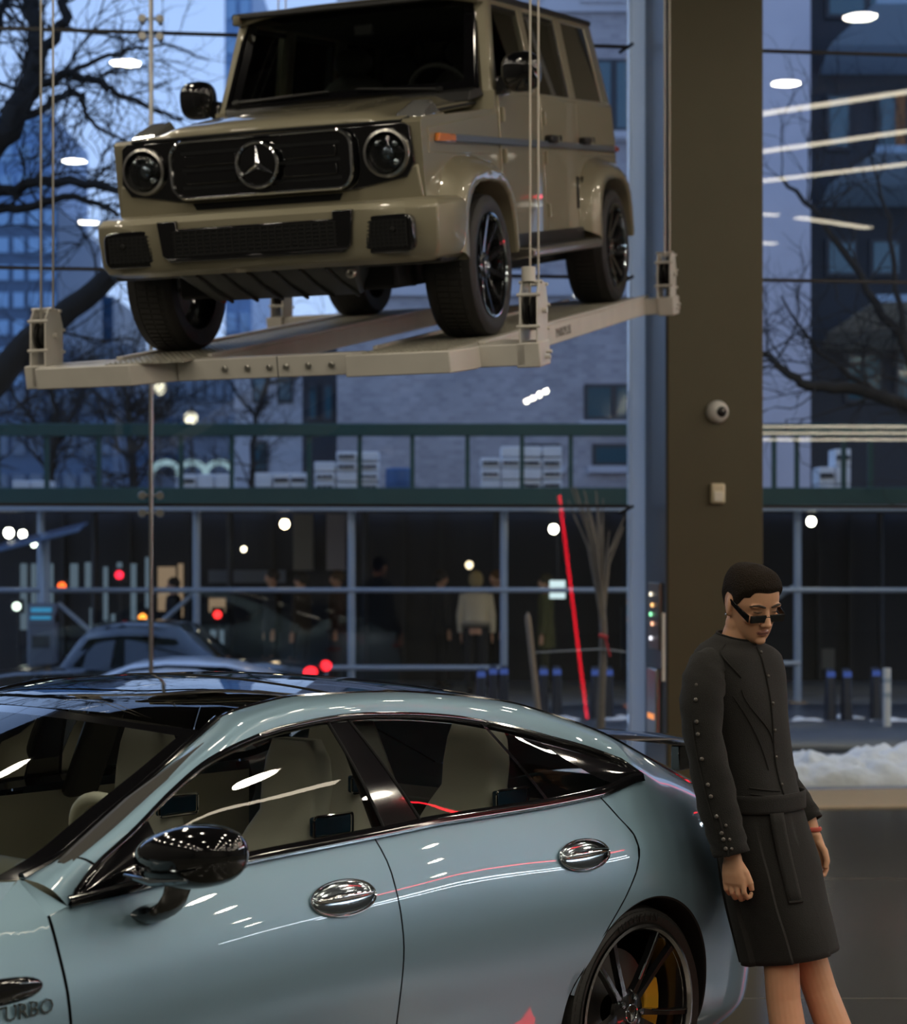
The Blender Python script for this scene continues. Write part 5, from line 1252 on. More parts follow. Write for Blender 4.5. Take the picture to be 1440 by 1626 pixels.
snowbank('snow_bank', 'bank of dirty ploughed snow along the pavement right of the column', 1.75, 9.5, 15.25, 16.9, .27)
snowbank('snow_bank', 'low crusted snow between the column and the car spoiler', -2.5, 1.55, 15.6, 16.7, .12, 160)
for k, (u, d, w_) in enumerate(((1275, 21.0, .40), (1345, 21.3, .30), (1425, 20.9, .42), (990, 21.2, .50), (880, 21.3, .40), (772, 20.7, .3))):
    o = MB().ell((X(u, d), d, -.02), (w_, .35, .10), nu=18, nv=8, fn=lambda p: Vector((p.x, p.y, p.z * (1 + .4 * hsh(p.x * 5, p.y * 5))))).build('snow_patch', m_snow, None)
    tag(o, 'melting snow patch %s' % ('at the foot of the bike docks right of the man', 'between two bike docks at the right', 'beside the white delineator post', 'beside the wrapped sapling', 'below the leaning timber stake', 'behind the blue car roof, near the woman')[k], 'snow', kind='stuff')

# ---- bike docks
docks = [(1318, 21.0), (1344, 21.0), (1390, 21.2), (1232, 21.2), (945, 21.3), (966, 21.3), (884, 21.4), (863, 21.4), (800, 21.5), (783, 21.5), (764, 21.0)]
dk0 = thing('bike_dock', '', 'bike dock', group='bike docks along the kerb')
MB().bb(-.055, .055, -.25, .25, 0, .03).build('dock_base', m_pipe, dk0, bevel=.01)
MB().hexa([(-.055, -.10, .03), (.055, -.10, .03), (.055, .10, .03), (-.055, .10, .03), (-.045, -.05, .62), (.045, -.05, .62), (.045, .06, .66), (-.045, .06, .66)]).build('dock_post', pbsdf('dock_grey', (.035, .04, .055), .4, metal=.4), dk0, bevel=.02)
MB().bb(-.045, .045, -.060, -.048, .56, .62).build('dock_light', emit('dock_blue', (.16, .28, 1.), .28), dk0, bevel=.01)
words = ['tall bike dock with blue light, left of a close pair right of the man', 'bike dock with blue light, right of a close pair right of the man', 'bike dock just left of the white delineator post', 'bike dock half hidden behind the man', 'bike dock left of the wrapped sapling trunk', 'bike dock right behind the wrapped sapling trunk', 'bike dock right of the leaning timber stake', 'bike dock next to the leaning timber stake', 'bike dock behind the scaffold post over the blue car', 'bike dock left of the scaffold post over the blue car', 'bike dock further left, nearest the blue car roof line']
for i, (u, d) in enumerate(docks):
    t = dk0 if i == 0 else dup(dk0)
    t.location = (X(u, d), d, -.03); t['label'] = words[i]
t = thing('delineator_post', 'white banded delineator post on the road at the right', 'post', (X(1408, 20.2), 20.2, -.03))
MB().lathe([(0, 0), (.17, 0), (.17, .03), (.07, .06), (.05, .08), (0, .08)], None, 20).build('post_base', m_white, t)
MB().tube([(0, 0, .06), (0, 0, .70)], .042, 12).build('post_tube', m_white, t)
for z in (.40, .55): MB().tube([(0, 0, z), (0, 0, z + .05)], .044, 12).build('reflective_band', pbsdf('reflective_band', (.45, .5, .52), .3), t)
t = thing('payment_kiosk', 'blue-grey bike share kiosk with solar panel on a pole at the left', 'kiosk', (X(68, 23.1), 23.1, -.03))
mk_ = pbsdf('kiosk_grey', (.13, .16, .21), .45)
MB().bb(-.16, .16, -.12, .12, 0, 1.2).build('kiosk_body', mk_, t, bevel=.02)
MB().hexa([(-.16, -.13, 1.05), (.16, -.13, 1.05), (.16, .10, 1.05), (-.16, .10, 1.05), (-.16, -.05, 1.30), (.16, -.05, 1.30), (.16, .10, 1.30), (-.16, .10, 1.30)]).build('kiosk_head', mk_, t, bevel=.015)
MB().box((0, -.105, 1.18), (.24, .012, .14), rot('X', -18)).build('kiosk_screen', emit('kiosk_screen', (.05, .30, .55), .9), t)
MB().bb(-.10, .10, -.128, -.118, .78, .92).build('kiosk_slot', m_frame, t)
MB().ell((.02, -.125, .50), (.02, .01, .02), nu=8, nv=6).build('kiosk_led', emit('kiosk_led', (.1, 1., .35), 1.5), t)
MB().bb(-.03, .07, -.128, -.116, .36, .46).build('kiosk_label', emit('kiosk_label', (.05, .25, .8), .5), t)
MB().tube([(.0, .14, 0), (.0, .14, 2.05)], .055, 12).build('solar_pole', m_pipe, t)
MB().box((-.05, .10, 2.08), (1.05, .75, .045), rot('Y', -14) @ rot('X', 8)).build('solar_panel', pbsdf('solar_panel', (.10, .17, .30), .25, coat=.6), t, bevel=.01)

# ---- sidewalk shed: pipe scaffold, deck and green parapet
DS = 24.0
sh = thing('sidewalk_shed', 'pipe scaffold sidewalk shed with dark green parapet across the street', 'scaffold', (0, DS, 0))
def SX(u): return X(u, DS)
for u in (-220, 65, 312, 558, 800, 1035, 1266, 1500, 1760):
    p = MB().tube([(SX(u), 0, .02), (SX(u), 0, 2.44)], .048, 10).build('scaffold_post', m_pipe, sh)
    MB().bb(SX(u) - .1, SX(u) + .1, -.1, .1, .0, .04).build('post_foot', m_wood, p)
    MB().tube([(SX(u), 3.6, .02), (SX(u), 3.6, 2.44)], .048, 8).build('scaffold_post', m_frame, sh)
for v, u0, u1 in ((937, -260, 1800), (1060, 470, 805), (1053, 1035, 1270)):
    MB().tube([(SX(u0), -.03, Z(v, DS)), (SX(u1), -.03, Z(v, DS))], .032, 8).build('scaffold_rail', m_pipe, sh)
for (u0, v0, u1, v1) in ((92, 958, 188, 1042), (186, 1048, 308, 942), (1180, 985, 1264, 930)):
    MB().tube([(SX(u0), .03, Z(v0, DS)), (SX(u1), .03, Z(v1, DS))], .030, 8).build('scaffold_brace', m_pipe, sh)
MB().bb(SX(-260), SX(1800), -.15, 4.0, 2.44, 2.52).build('shed_deck', pbsdf('deck_planks', (.05, .045, .04), .9), sh, smooth=False)
MB().bb(SX(-260), SX(1800), -.20, -.12, Z(803, DS), Z(775, DS)).build('lower_beam', m_green, sh, bevel=.01)
MB().bb(SX(-260), SX(1800), -.23, -.10, Z(812, DS), Z(803, DS)).build('beam_flange', m_pipe, sh, bevel=.004)
MB().bb(SX(-260), SX(1040), -.20, -.14, Z(694, DS), Z(674, DS)).build('top_rail', m_green, sh, bevel=.01)
MB().bb(SX(1040), SX(1800), -.20, -.14, Z(694, DS), Z(674, DS)).build('top_rail', m_green, sh, bevel=.01)
for u in (-200, -110, 0, 78, 160, 290, 370, 492, 572, 655, 742, 828, 905, 1000, 1100, 1226, 1262, 1336, 1378, 1450, 1540):
    MB().bb(SX(u) - .028, SX(u) + .028, -.16, -.10, Z(776, DS), Z(690, DS)).build('parapet_post', m_green, sh, smooth=False)
# lamps under the shed
def bulb(u, v, d, r, col, s, label, name='shed_lamp', cat='lamp', ztop=None, grp=None):
    p = at(u, v, d); t = thing(name, label, cat, p, group=grp)
    MB().ell((0, 0, 0), (r, r, r * 1.1), nu=14, nv=10).build('bulb', emit('bulb_%s' % label[:20], col, s), t)
    zt = (2.44 if ztop is None else ztop) - p.z
    MB().tube([(0, 0, r * .8), (0, 0, r * 1.6)], r * .5, 8).build('socket', m_frame, t)
    if zt > r * 1.6: MB().tube([(0, 0, r * 1.5), (0, 0, zt)], .008, 6).build('cord', m_frame, t)
    return t
bulb(452, 832, 24.6, .055, (1., .72, .42), 22, 'warm round lamp hanging under the scaffold left of centre')
bulb(879, 840, 24.6, .055, (1., .92, .70), 22, 'white round lamp hanging under the scaffold near the sapling')
bulb(1288, 828, 24.6, .055, (1., .97, .85), 24, 'white round lamp hanging under the scaffold right of the column')
bulb(387, 872, 27, .035, (1., .85, .6), 8, 'faint small lamp deep under the scaffold')
bulb(745, 897, 26.5, .05, (1., .78, .5), 3, 'dim lamp above the blonde woman')
bulb(14, 846, 24.8, .06, (1., .95, .8), 16, 'bright lamp at the left end of the scaffold, outer', grp=None)
bulb(36, 848, 25.2, .05, (1., .95, .8), 10, 'bright lamp at the left end of the scaffold, inner')
bulb(54, 864, 26, .04, (.9, 1., .85), 7, 'small pale lamp above the bike share kiosk')
# ---- dark shop front under the shed
DW = 28.2
sf = thing('shop_front', 'dark shop front under the scaffold with narrow lit window slits', 'shop front', (0, DW, 0))
MB().bb(-13, 13, 0, .3, 0, 2.6).build('shop_wall', m_dkwall, sf, smooth=False)
def WX(u): return X(u, DW)
random.seed(5)
m_slit = emit('cool_shop_light', (.42, .58, .75), .24); m_slit2 = emit('warm_shop_light', (.9, .62, .40), .30)
for u, w_, v0, v1, mm in ((38, 10, 895, 1000, m_slit), (54, 8, 895, 985, m_slit), (82, 6, 895, 1010, m_slit), (118, 12, 895, 935, m_slit), (140, 9, 893, 935, m_slit), (168, 7, 900, 985, m_slit), (148, 10, 965, 1030, m_slit), (190, 8, 893, 905, m_slit), (211, 11, 895, 1040, m_slit), (236, 10, 885, 965, m_slit), (180, 6, 975, 1030, m_slit), (263, 12, 1000, 1045, m_slit), (345, 22, 1000, 1030, m_slit), (345, 26, 950, 972, m_slit2), (265, 28, 900, 970, m_slit2), (287, 8, 895, 980, m_slit2)):
    MB().bb(WX(u - w_ / 2), WX(u + w_ / 2), -.03, 0, Z(v1, DW), Z(v0, DW)).build('lit_window', mm, sf, smooth=False)
for u in (100, 205, 300, 430, 520, 640, 700, 960, 1110, 1200, 1300, 1350, 1480):
    MB().bb(WX(u) - .03, WX(u) + .03, -.08, 0, 0, 2.5).build('shop_mullion', m_frame, sf, smooth=False)
for u0, u1, c in ((470, 500, (.30, .26, .20)), (522, 550, (.42, .36, .34))):
    MB().bb(WX(u0), WX(u1), -.5, -.2, Z(905, DW), 2.42).build('beige_pier', pbsdf('pier_%d' % u0, c, .8), sf, smooth=False)
MB().bb(WX(335), WX(455), -.3, -.1, Z(925, DW), Z(905, DW)).build('awning_edge', pbsdf('awning_grey', (.22, .24, .27), .8), sf, smooth=False)
MB().bb(WX(1300), WX(1325), -.02, -.005, Z(1062, DW), Z(1030, DW)).build('wall_notice', pbsdf('notice', (.25, .24, .22), .7), sf, smooth=False)
MB().bb(-13, 13, -2.4, -.2, .02, .03).build('shop_step', m_pave, sf, smooth=False)
# lit sign by the sapling and signals seen far down the street
t = thing('lit_sign', 'small square lit white sign hanging behind the scaffold', 'sign', at(885, 936, 25))
MB().bb(-.10, .10, -.01, .03, -.115, .115).build('sign_panel', emit('sign_white', (.75, .92, .95), 1.1), t, bevel=.006)
MB().tube([(0, .01, .115), (0, .01, 2.43 - at(885, 936, 25).z)], .008, 6).build('sign_cord', m_frame, t)
for k, (u, v, c, lab) in enumerate(((98, 931, (1, .12, .02), 'glowing orange-red signal light left of the scaffold brace'), (189, 913, (1, .02, .05), 'glowing red signal light above the scaffold brace'), (226, 981, (1, .30, .04), 'small amber light beside the glazing rod'), (345, 976, (1, .03, .03), 'glowing red light right of the second scaffold post'), (26, 963, (.85, 1, .85), 'pale light low at the left edge'))):
    p = at(u, v, 27.4); t = thing('signal_light', lab, 'signal light', p)
    MB().lathe([(0, -.02), (.055, -.02), (.055, 0), (.048, .01)], Matrix.Rotation(math.pi / 2, 4, 'X'), 16).build('signal_lens', emit('signal_%d' % k, c, 4.5), t)
    MB().bb(-.085, .085, .02, .14, -.10, .10).build('signal_housing', m_frame, t, bevel=.01)
    MB().bb(-.02, .02, .06, .10, -p.z + .02, -.10).build('signal_post', m_frame, t, smooth=False)

# ---- things stored on the shed deck
def block_stack(u0, u1, v0, d, rows_, cols, label):
    t = thing('block_stack', label, 'block stack', (X(u0, d), d, 2.52))
    W = X(u1, d) - X(u0, d); H_ = Z(v0, d) - 2.52; bw = W / cols; bh = H_ / rows_
    mw = pbsdf('white_block', (.80, .82, .85), .8, noise=(6, .2))
    for r in range(rows_):
        for c in range(cols):
            if r == rows_ - 1 and c == 0: continue
            b = MB().bb(c * bw + .008, (c + 1) * bw - .008, random.uniform(0, .03), .5, r * bh + .006, (r + 1) * bh - .006).build('block', mw, t, bevel=.01)
            if random.random() < .55:
                for q in (.25, .5, .75): MB().bb(c * bw + bw * q - .03, c * bw + bw * q + .03, -.012, .02, r * bh + bh * .40, r * bh + bh * .62).build('block_slot', m_frame, b, smooth=False)
    return t
block_stack(498, 602, 716, 25.2, 5, 3, 'stack of white blocks on the shed deck left of the beige reflection')
block_stack(762, 893, 708, 25.2, 5, 4, 'taller stack of white blocks with dark slots on the shed deck')
block_stack(255, 368, 752, 25.4, 2, 4, 'low row of white blocks on the shed deck behind the glazing rod')
block_stack(376, 488, 750, 25.4, 2, 4, 'low row of white blocks on the shed deck between green posts')
block_stack(-10, 76, 762, 25.4, 1, 3, 'snow-covered blocks on the shed deck at the left edge')
block_stack(1300, 1352, 712, 25.3, 3, 2, 'pale block stack on the shed deck right of the column')
t = thing('blue_barrel', 'blue barrel on the shed deck beside the white blocks', 'barrel', (X(634, 25.2), 25.2, 2.52))
MB().lathe([(0, 0), (.17, 0), (.18, .03), (.18, .24), (.19, .25), (.18, .26), (.18, .42), (.16, .44), (0, .44)], None, 20).build('barrel_body', pbsdf('barrel_blue', (.05, .14, .32), .5), t)
t = thing('arch_canopy', 'three pale arches of a market hall far behind the scaffold', 'arcade', (0, 46, 0))
for k, u in enumerate((283, 325, 368)):
    c = Vector((X(u - 20, 46), 0, Z(757, 46))); R_ = .30
    MB().tube([c + Vector((.34 * math.cos(a), 0, .34 * math.sin(a))) for a in np.linspace(0, math.pi, 14)], .07, 8).build('arch', emit('arch_glow', (.55, .80, .92), .55), t)  # arches emit a pale glow in place of light falling on them
    for sx_ in (-1, 1): MB().tube([c + Vector((sx_ * .34, 0, 0)), c + Vector((sx_ * .34, 0, -c.z))], .05, 6).build('arch_column', m_stone, t)

# ---- people across the street
def street_person(u, d, h, face, coat, legs, hair, label, arm=.0, coat_len=.48, long_hair=False):
    M = Matrix.Translation((X(u, d), d, .03)) @ Matrix.Rotation(math.radians(face), 4, 'Z') @ Matrix.Scale(h / 1.75, 4)
    t = thing('person', label, 'person', M=M, group='people across the street')
    b = MB(); b.ell((.01, 0, 1.62), (.095, .078, .115)); b.ell((.10, 0, 1.60), (.018, .012, .02), nu=8, nv=6); b.tube([(-.01, 0, 1.40), (0, 0, 1.56)], [.06, .05], 12)
    for s_ in (1, -1): b.ell((0, s_ * .08, 1.61), (.018, .012, .03), nu=8, nv=6)
    b.loft([sring((0, 0, 1.45), .06, .10, 20), sring((0, 0, 1.40), .10, .19, 20), sring((0, 0, 1.15), .10, .15, 20), sring((0, 0, .92), .11, .165, 20), sring((0, 0, .85), .10, .16, 20)])
    for s_ in (1, -1):
        b.tube([(0, s_ * .17, 1.40), (-.01, s_ * .22, 1.12), (.04 + arm, s_ * .22, .88)], [.055, .045, .03], 10); b.ell((.05 + arm, s_ * .22, .81), (.035, .018, .06), nu=10, nv=8)
        for f in range(4): b.tube([(.03 + f * .017 + arm, s_ * .22, .78), (.03 + f * .017 + arm, s_ * .215, .715)], .010, 6)
        b.tube([(0, s_ * .09, .9), (.01, s_ * .10, .5), (-.01, s_ * .10, .09)], [.085, .055, .038], 12); b.ell((.05, s_ * .10, .04), (.12, .043, .04), nu=12, nv=8)
    me = bpy.data.meshes.new('tmp'); me.from_pydata(b.v, [], b.f); tm = bpy.data.objects.new('tmp', me); COL.objects.link(tm)
    r = tm.modifiers.new('r', 'REMESH'); r.mode = 'VOXEL'; r.voxel_size = .013; r.use_smooth_shade = True
    bpy.context.view_layer.update(); bm_ = bpy.data.meshes.new_from_object(tm.evaluated_get(bpy.context.evaluated_depsgraph_get())); bpy.data.objects.remove(tm)
    bm_.materials.clear(); bm_.materials.append(m_skin); o = bpy.data.objects.new('body', bm_); COL.objects.link(o); o.parent = t
    cm = pbsdf('coat_%s' % label[:24], coat, .9); lm = pbsdf('legs_%s' % label[:24], legs, .9); hm = pbsdf('hair_%s' % label[:24], hair, .7)
    c = MB().loft([sring((-.005, 0, z), a, w_, 24) for z, a, w_ in ((1.47, .07, .10), (1.43, .11, .19), (1.30, .125, .21), (1.10, .12, .19), (.95, .135, .20), (1.45 - coat_len * 1.3, .145, .205))], cap=False).build('coat', cm, t, angle=180)
    for s_ in (1, -1): MB().tube([(0, s_ * .17, 1.42), (-.01, s_ * .225, 1.12), (.035 + arm, s_ * .225, .88)], [.068, .06, .048], 12).build('coat_sleeve', cm, c)
    if legs != 'skin':
        for s_ in (1, -1): MB().tube([(0, s_ * .09, .95), (.01, s_ * .10, .5), (-.01, s_ * .10, .08)], [.10, .07, .055], 12).build('trouser_leg', lm, t)
    MB().ell((-.012, 0, 1.655), (.108, .094, .105)).build('hair', hm, t) if not long_hair else MB().ell((-.025, 0, 1.63), (.105, .105, .135)).build('hair', hm, t)
    for s_ in (1, -1): MB().ell((.05, s_ * .10, .035), (.135, .05, .045)).build('shoe', m_shoe, t)
    return t
street_person(756, 25.4, 1.60, 82, (.62, .52, .36), (.02, .02, .022), (.42, .30, .13), 'blonde woman in cream jumper and dark skirt seen from behind', long_hair=True, coat_len=.30)
street_person(432, 26.2, 1.62, 200, (.03, .028, .026), (.02, .02, .02), (.03, .02, .015), 'dark-clothed person left of the second scaffold post, near the street lamp')
street_person(478, 26.0, 1.58, 160, (.05, .038, .028), (.02, .02, .02), (.02, .015, .01), 'person in dark brown coat between street lamp and scaffold post')
street_person(535, 26.4, 1.60, 190, (.06, .03, .022), (.02, .02, .02), (.10, .05, .02), 'person in dark rust coat at the scaffold post over the blue car')
street_person(700, 26.6, 1.60, 20, (.03, .03, .03), (.02, .02, .02), (.02, .015, .012), 'dark-coated person left of the blonde woman')
street_person(788, 26.8, 1.60, 210, (.03, .02, .015), (.02, .02, .02), (.16, .07, .02), 'red-haired person right of the blonde woman')
street_person(866, 25.6, 1.56, 175, (.10, .095, .035), (.04, .04, .02), (.05, .04, .02), 'person in olive green coat behind the timber stake', coat_len=.6)
street_person(275, 27.0, 1.5, 200, (.02, .022, .03), (.02, .02, .03), (.02, .02, .02), 'dark figure walking behind the glazing rod')

# ---- parked cars outside, mostly hidden by the blue car
def street_car(name, label, loc, rz, paint, L=4.5, Wd=.88, roof=1.36, lampcol=None, gs=0., hk=1., rp=None, tz=.80):
    t = thing(name, label, 'car', loc, rz=math.radians(rz))
    st = [(-2.22, .55, .80, .60), (-2.15, .35, .95, .75), (-1.7, .25, 1.0, .86), (-1.0, .22, .99, .88), (.2, .22, .96, .88), (1.0, .22, .93, .88), (1.7, .25, .86, .86), (2.1, .32, .74, .76), (2.25, .45, .62, .60)]
    rows = []
    for x, zb, zt, hw in st:
        zt = zt * hk
        rows.append([(x, y * hw / .88, z) for y, z in ((-.70, zb), (-.86, zb + .10), (-.88, lerp(zb, zt, .55)), (-.84, zt - .05), (-.72, zt), (-.3, zt + .03), (.3, zt + .03), (.72, zt), (.84, zt - .05), (.88, lerp(zb, zt, .55)), (.86, zb + .10), (.70, zb))])
    MB().loft(rows).build('car_body', paint, t, angle=50)
    rows = [[(x + gs, -.74 * k, zb * hk - .02), (x2 + gs, -.56 * k, zt), (x2 + gs, .56 * k, zt), (x + gs, .74 * k, zb * hk - .02)] for x, x2, zb, zt, k in ((-1.75, -1.75, .96, .99, .95), (-1.55, -1.15, .96, 1.22, 1), (-.9, -.7, .96, roof - .02, 1), (-.1, -.1, .95, roof, 1), (.5, .25, .93, roof - .04, 1), (1.0, .62, .92, 1.18, 1), (1.30, 1.20, .91, .94, .95))]
    gh = MB().loft(rows).build('glasshouse', m_gb, t, angle=50)
    MB().grid([[(x + gs, .66 * k * (1 - .08 * abs(x) ** 2), z + .035 - .15 * abs(k) ** 6) for k in np.linspace(-1, 1, 13)] for x, z in ((-1.3, 1.14), (-1.0, 1.25), (-.7, roof - .03), (-.4, roof), (-.1, roof + .005), (.25, roof - .03), (.5, 1.24), (.8, 1.10))]).build('car_roof', rp or paint, t, angle=180)
    for x in (-1.38, 1.38):
        for sg in (1, -1):
            M = Matrix.Translation((x, sg * .80, .33)) @ Matrix.Rotation(-sg * math.pi / 2, 4, 'X')
            w_ = MB().lathe([(.2, -.1), (.31, -.1), (.33, -.07), (.33, .07), (.31, .09), (.21, .085)], M, 28).build('tyre', m_rub, t)
            MB().lathe([(.21, .07), (.19, .05), (.05, .06), (0, .07)], M, 20).build('wheel_disc', m_lip, w_)
    for sg in (1, -1):
        MB().ell((2.14, sg * .60, .66), (.12, .16, .06)).build('headlight', m_dchr, t)
        MB().ell((-2.16, sg * .58, tz), (.07, .24, .06)).build('tail_light', emit('tail_red', (1., .02, .03), 3.) if lampcol else m_redl, t)
        MB().ell((.75, sg * .92, .98), (.07, .10, .06)).build('door_mirror', paint, t)
    MB().ell((1.95, -.86, .60), (.05, .02, .025)).build('side_marker', emit('marker_amber', (1., .30, .05), 1.5), t)
    return t
m_blk = pbsdf('black_car_paint', (.01, .011, .013), .2, coat=1.)
m_silv = pbsdf('silver_blue_paint', (.74, .80, .88), .3, coat=.6)
m_blk = pbsdf('black_car_paint', (.01, .011, .013), .2, coat=1.)
street_car('parked_car', 'silver-blue car outside whose roof shows above the blue car', (X(260, 19.8), 19.8, -.60), 180, m_silv)
street_car('parked_car', 'black car outside behind the silver one, red tail light showing', (X(205, 22.0), 21.75, -.52), 176, m_blk, roof=1.60, lampcol=True, hk=1.2, tz=1.10)

# ---- wrapped sapling with stake
sp = thing('wrapped_sapling', 'young bare tree with bundled branches tied to a stake', 'tree', (X(955, 19.5), 19.5, -.03))
def sl_(u, v, dy=0): p = at(u, v, 19.5); return Vector((p.x - X(955, 19.5), dy, p.z + .03))
MB().tube([sl_(953, 1190), sl_(954, 1120), sl_(957, 1060), sl_(958, 1000), sl_(955, 950)], [.05, .045, .042, .04, .036], 10).build('trunk', m_bark2, sp)
random.seed(4)
for k in range(26):
    u1 = random.uniform(903, 1000); v1 = random.uniform(770, 850); dy = random.uniform(-.3, .3); st = random.uniform(950, 1005)
    mid = lerp(956, u1, random.uniform(.3, .55))
    MB().tube([sl_(957, st), sl_(lerp(957, mid, .5), lerp(st, v1, .3), dy * .3), sl_(mid, lerp(st, v1, .62), dy * .7), sl_(u1, v1, dy)], [.018, .014, .010, .005], 6).build('branch', m_bark2, sp)
MB().tube([sl_(950, 1008, -.06), sl_(964, 1012, -.06)], .02, 8).build('red_tie', pbsdf('red_tie', (.6, .03, .03), .5), sp)
MB().tube([sl_(960, 1012, -.06), sl_(968, 1042, -.06)], .012, 6).build('red_tie_end', MATS['red_tie'], sp)
MB().tube([sl_(850, 1036, -.05), sl_(955, 1030, -.05), sl_(1000, 1036, -.05)], .010, 6).build('tie_rope', pbsdf('rope_grey', (.35, .35, .33), .9), sp)
t = thing('timber_stake', 'leaning raw timber stake roped to the sapling', 'stake', at(838, 980, 19.4) * 1.0)
p1 = at(858, 1165, 19.4) - at(838, 980, 19.4)
MB().tube([(0, 0, 0), tuple(p1)], .032, 4).build('stake_post', m_wood, t, smooth=False)
MB().tube([(0, 0, .05), (0, 0, 0)], [.01, .032], 4).build('stake_tip', m_wood, t, smooth=False)

# ---- bare trees
def tree(label, d, limbs, seed, base, twigs=220, dens=1., mat=m_bark, tw=.012, depth=3):
    """limbs: [(pixel path, start radius, end radius)] at about distance d"""
    random.seed(seed); t = thing('bare_tree', label, 'tree', (X(base, d), d, -.03)); O_ = Vector((X(base, d), d, -.03)); tws = MB(); segs = []
    for path, r0, r1 in limbs:
        pts = []
        for k, q in enumerate(path):
            p = at(q[0], q[1], d + (q[2] if len(q) > 2 else 0)) - O_; pts.append(p)
        fine = []
        for k in range(len(pts) - 1):
            for s_ in range(4):
                f = s_ / 4; fine.append(pts[k].lerp(pts[k + 1], f) + Vector((random.uniform(-1, 1), random.uniform(-1, 1), random.uniform(-1, 1))) * .035 * (1 if s_ else 0))
        fine.append(pts[-1]); n = len(fine); rs = [lerp(r0, r1, k / (n - 1)) for k in range(n)]
        MB().tube(fine, rs, 9).build('limb' if r0 < .12 else 'trunk', mat, t)
        for k in range(n - 1): segs.append((fine[k], fine[k + 1], rs[k]))
    def twig(p, dr, L, r, lev):
        pts = [p]; q = Vector(p); v = dr.copy()
        n = 5
        for k in range(n):
            v = (v + Vector((random.uniform(-1, 1), random.uniform(-.7, .7), random.uniform(-.8, .9))) * .42).normalized(); q = q + v * (L / n); pts.append(q.copy())
            if lev > 0 and random.random() < .75: twig(q.copy(), (v + Vector((random.uniform(-1, 1), random.uniform(-.7, .7), random.uniform(-.8, 1))) * .9).normalized(), L * random.uniform(.45, .7), r * .6, lev - 1)
        tws.tube(pts, [lerp(r, r * .35, k / n) for k in range(n + 1)], 4, cap=False)
    for _ in range(int(twigs * dens)):
        a, b, r = random.choice(segs); p = a.lerp(b, random.random()); dr = (b - a).normalized()
        side = Vector((random.uniform(-1, 1), random.uniform(-.6, .6), random.uniform(-.6, 1))).normalized()
        twig(p, (dr * .5 + side).normalized(), random.uniform(.5, 1.3), min(r * .35, tw * 1.4), depth - 1)
    o = tws.build('twigs', mat, t, angle=180); o['kind'] = 'stuff'
    return t
tree('large bare street tree spreading over the left glazing', 20.5, [
    ([(-190, 1190), (-170, 900), (-120, 740), (-50, 650), (30, 560), (110, 490), (190, 425), (300, 370), (420, 300)], .22, .07),
    ([(-150, 800), (-120, 500), (-80, 330), (-20, 240), (20, 190), (45, 140), (58, 90), (58, 40), (40, -30)], .20, .07),
    ([(20, 190), (62, 135), (112, 115), (150, 128), (180, 145), (235, 170, .3), (290, 190, .6)], .06, .018),
    ([(58, 95), (88, 62), (108, 28), (96, -20)], .065, .05),
    ([(5, 205), (60, 178), (110, 145), (132, 150), (135, 180), (160, 205), (200, 225, .4)], .05, .014),
    ([(115, 116), (160, 92), (210, 78), (262, 70, .5), (330, 95, .9)], .03, .010),
    ([(-90, 360), (-30, 318), (40, 292), (100, 288), (150, 292), (210, 305, .5), (280, 320, .8)], .075, .03),
    ([(-90, 365), (0, 332), (60, 326), (120, 312), (165, 330), (190, 340)], .06, .02),
    ([(-60, 300), (-10, 100), (0, 20), (20, -40)], .05, .03)], 21, -190, twigs=120, tw=.012)
tree('pale thin tree behind the scaffold left of the glazing rod', 30., [([(215, 1080), (212, 760), (205, 660), (190, 600)], .09, .03), ([(210, 720), (250, 660), (290, 610)], .04, .015), ([(211, 740), (170, 680), (150, 620)], .04, .015)], 5, 215, twigs=70, tw=.014, mat=m_bark)
tree('second thin tree further left behind the scaffold', 31., [([(75, 1080), (78, 760), (90, 650), (70, 590)], .10, .03), ([(80, 720), (120, 650), (150, 590)], .045, .015), ([(80, 700), (30, 640), (0, 600)], .045, .015)], 6, 75, twigs=70, tw=.014)
tree('bare tree in front of the balconies right of the column', 22.3, [([(1560, 1150), (1550, 800), (1500, 690), (1430, 640), (1340, 615), (1270, 608), (1235, 580), (1212, 560)], .12, .03), ([(1500, 690), (1440, 560), (1390, 480), (1340, 400), (1290, 330), (1240, 280)], .07, .02), ([(1440, 560), (1420, 420), (1405, 330), (1380, 240)], .04, .012), ([(1400, 630), (1300, 560), (1240, 470)], .035, .012)], 9, 1560, twigs=60, tw=.010)
tree('bare twigs of a far tree below the platform', 32., [([(395, 1000), (400, 760), (405, 660), (430, 590), (470, 520)], .06, .02), ([(405, 660), (360, 600), (330, 560)], .03, .012), ([(420, 610), (470, 600), (520, 560)], .03, .012)], 13, 395, twigs=30, tw=.011)

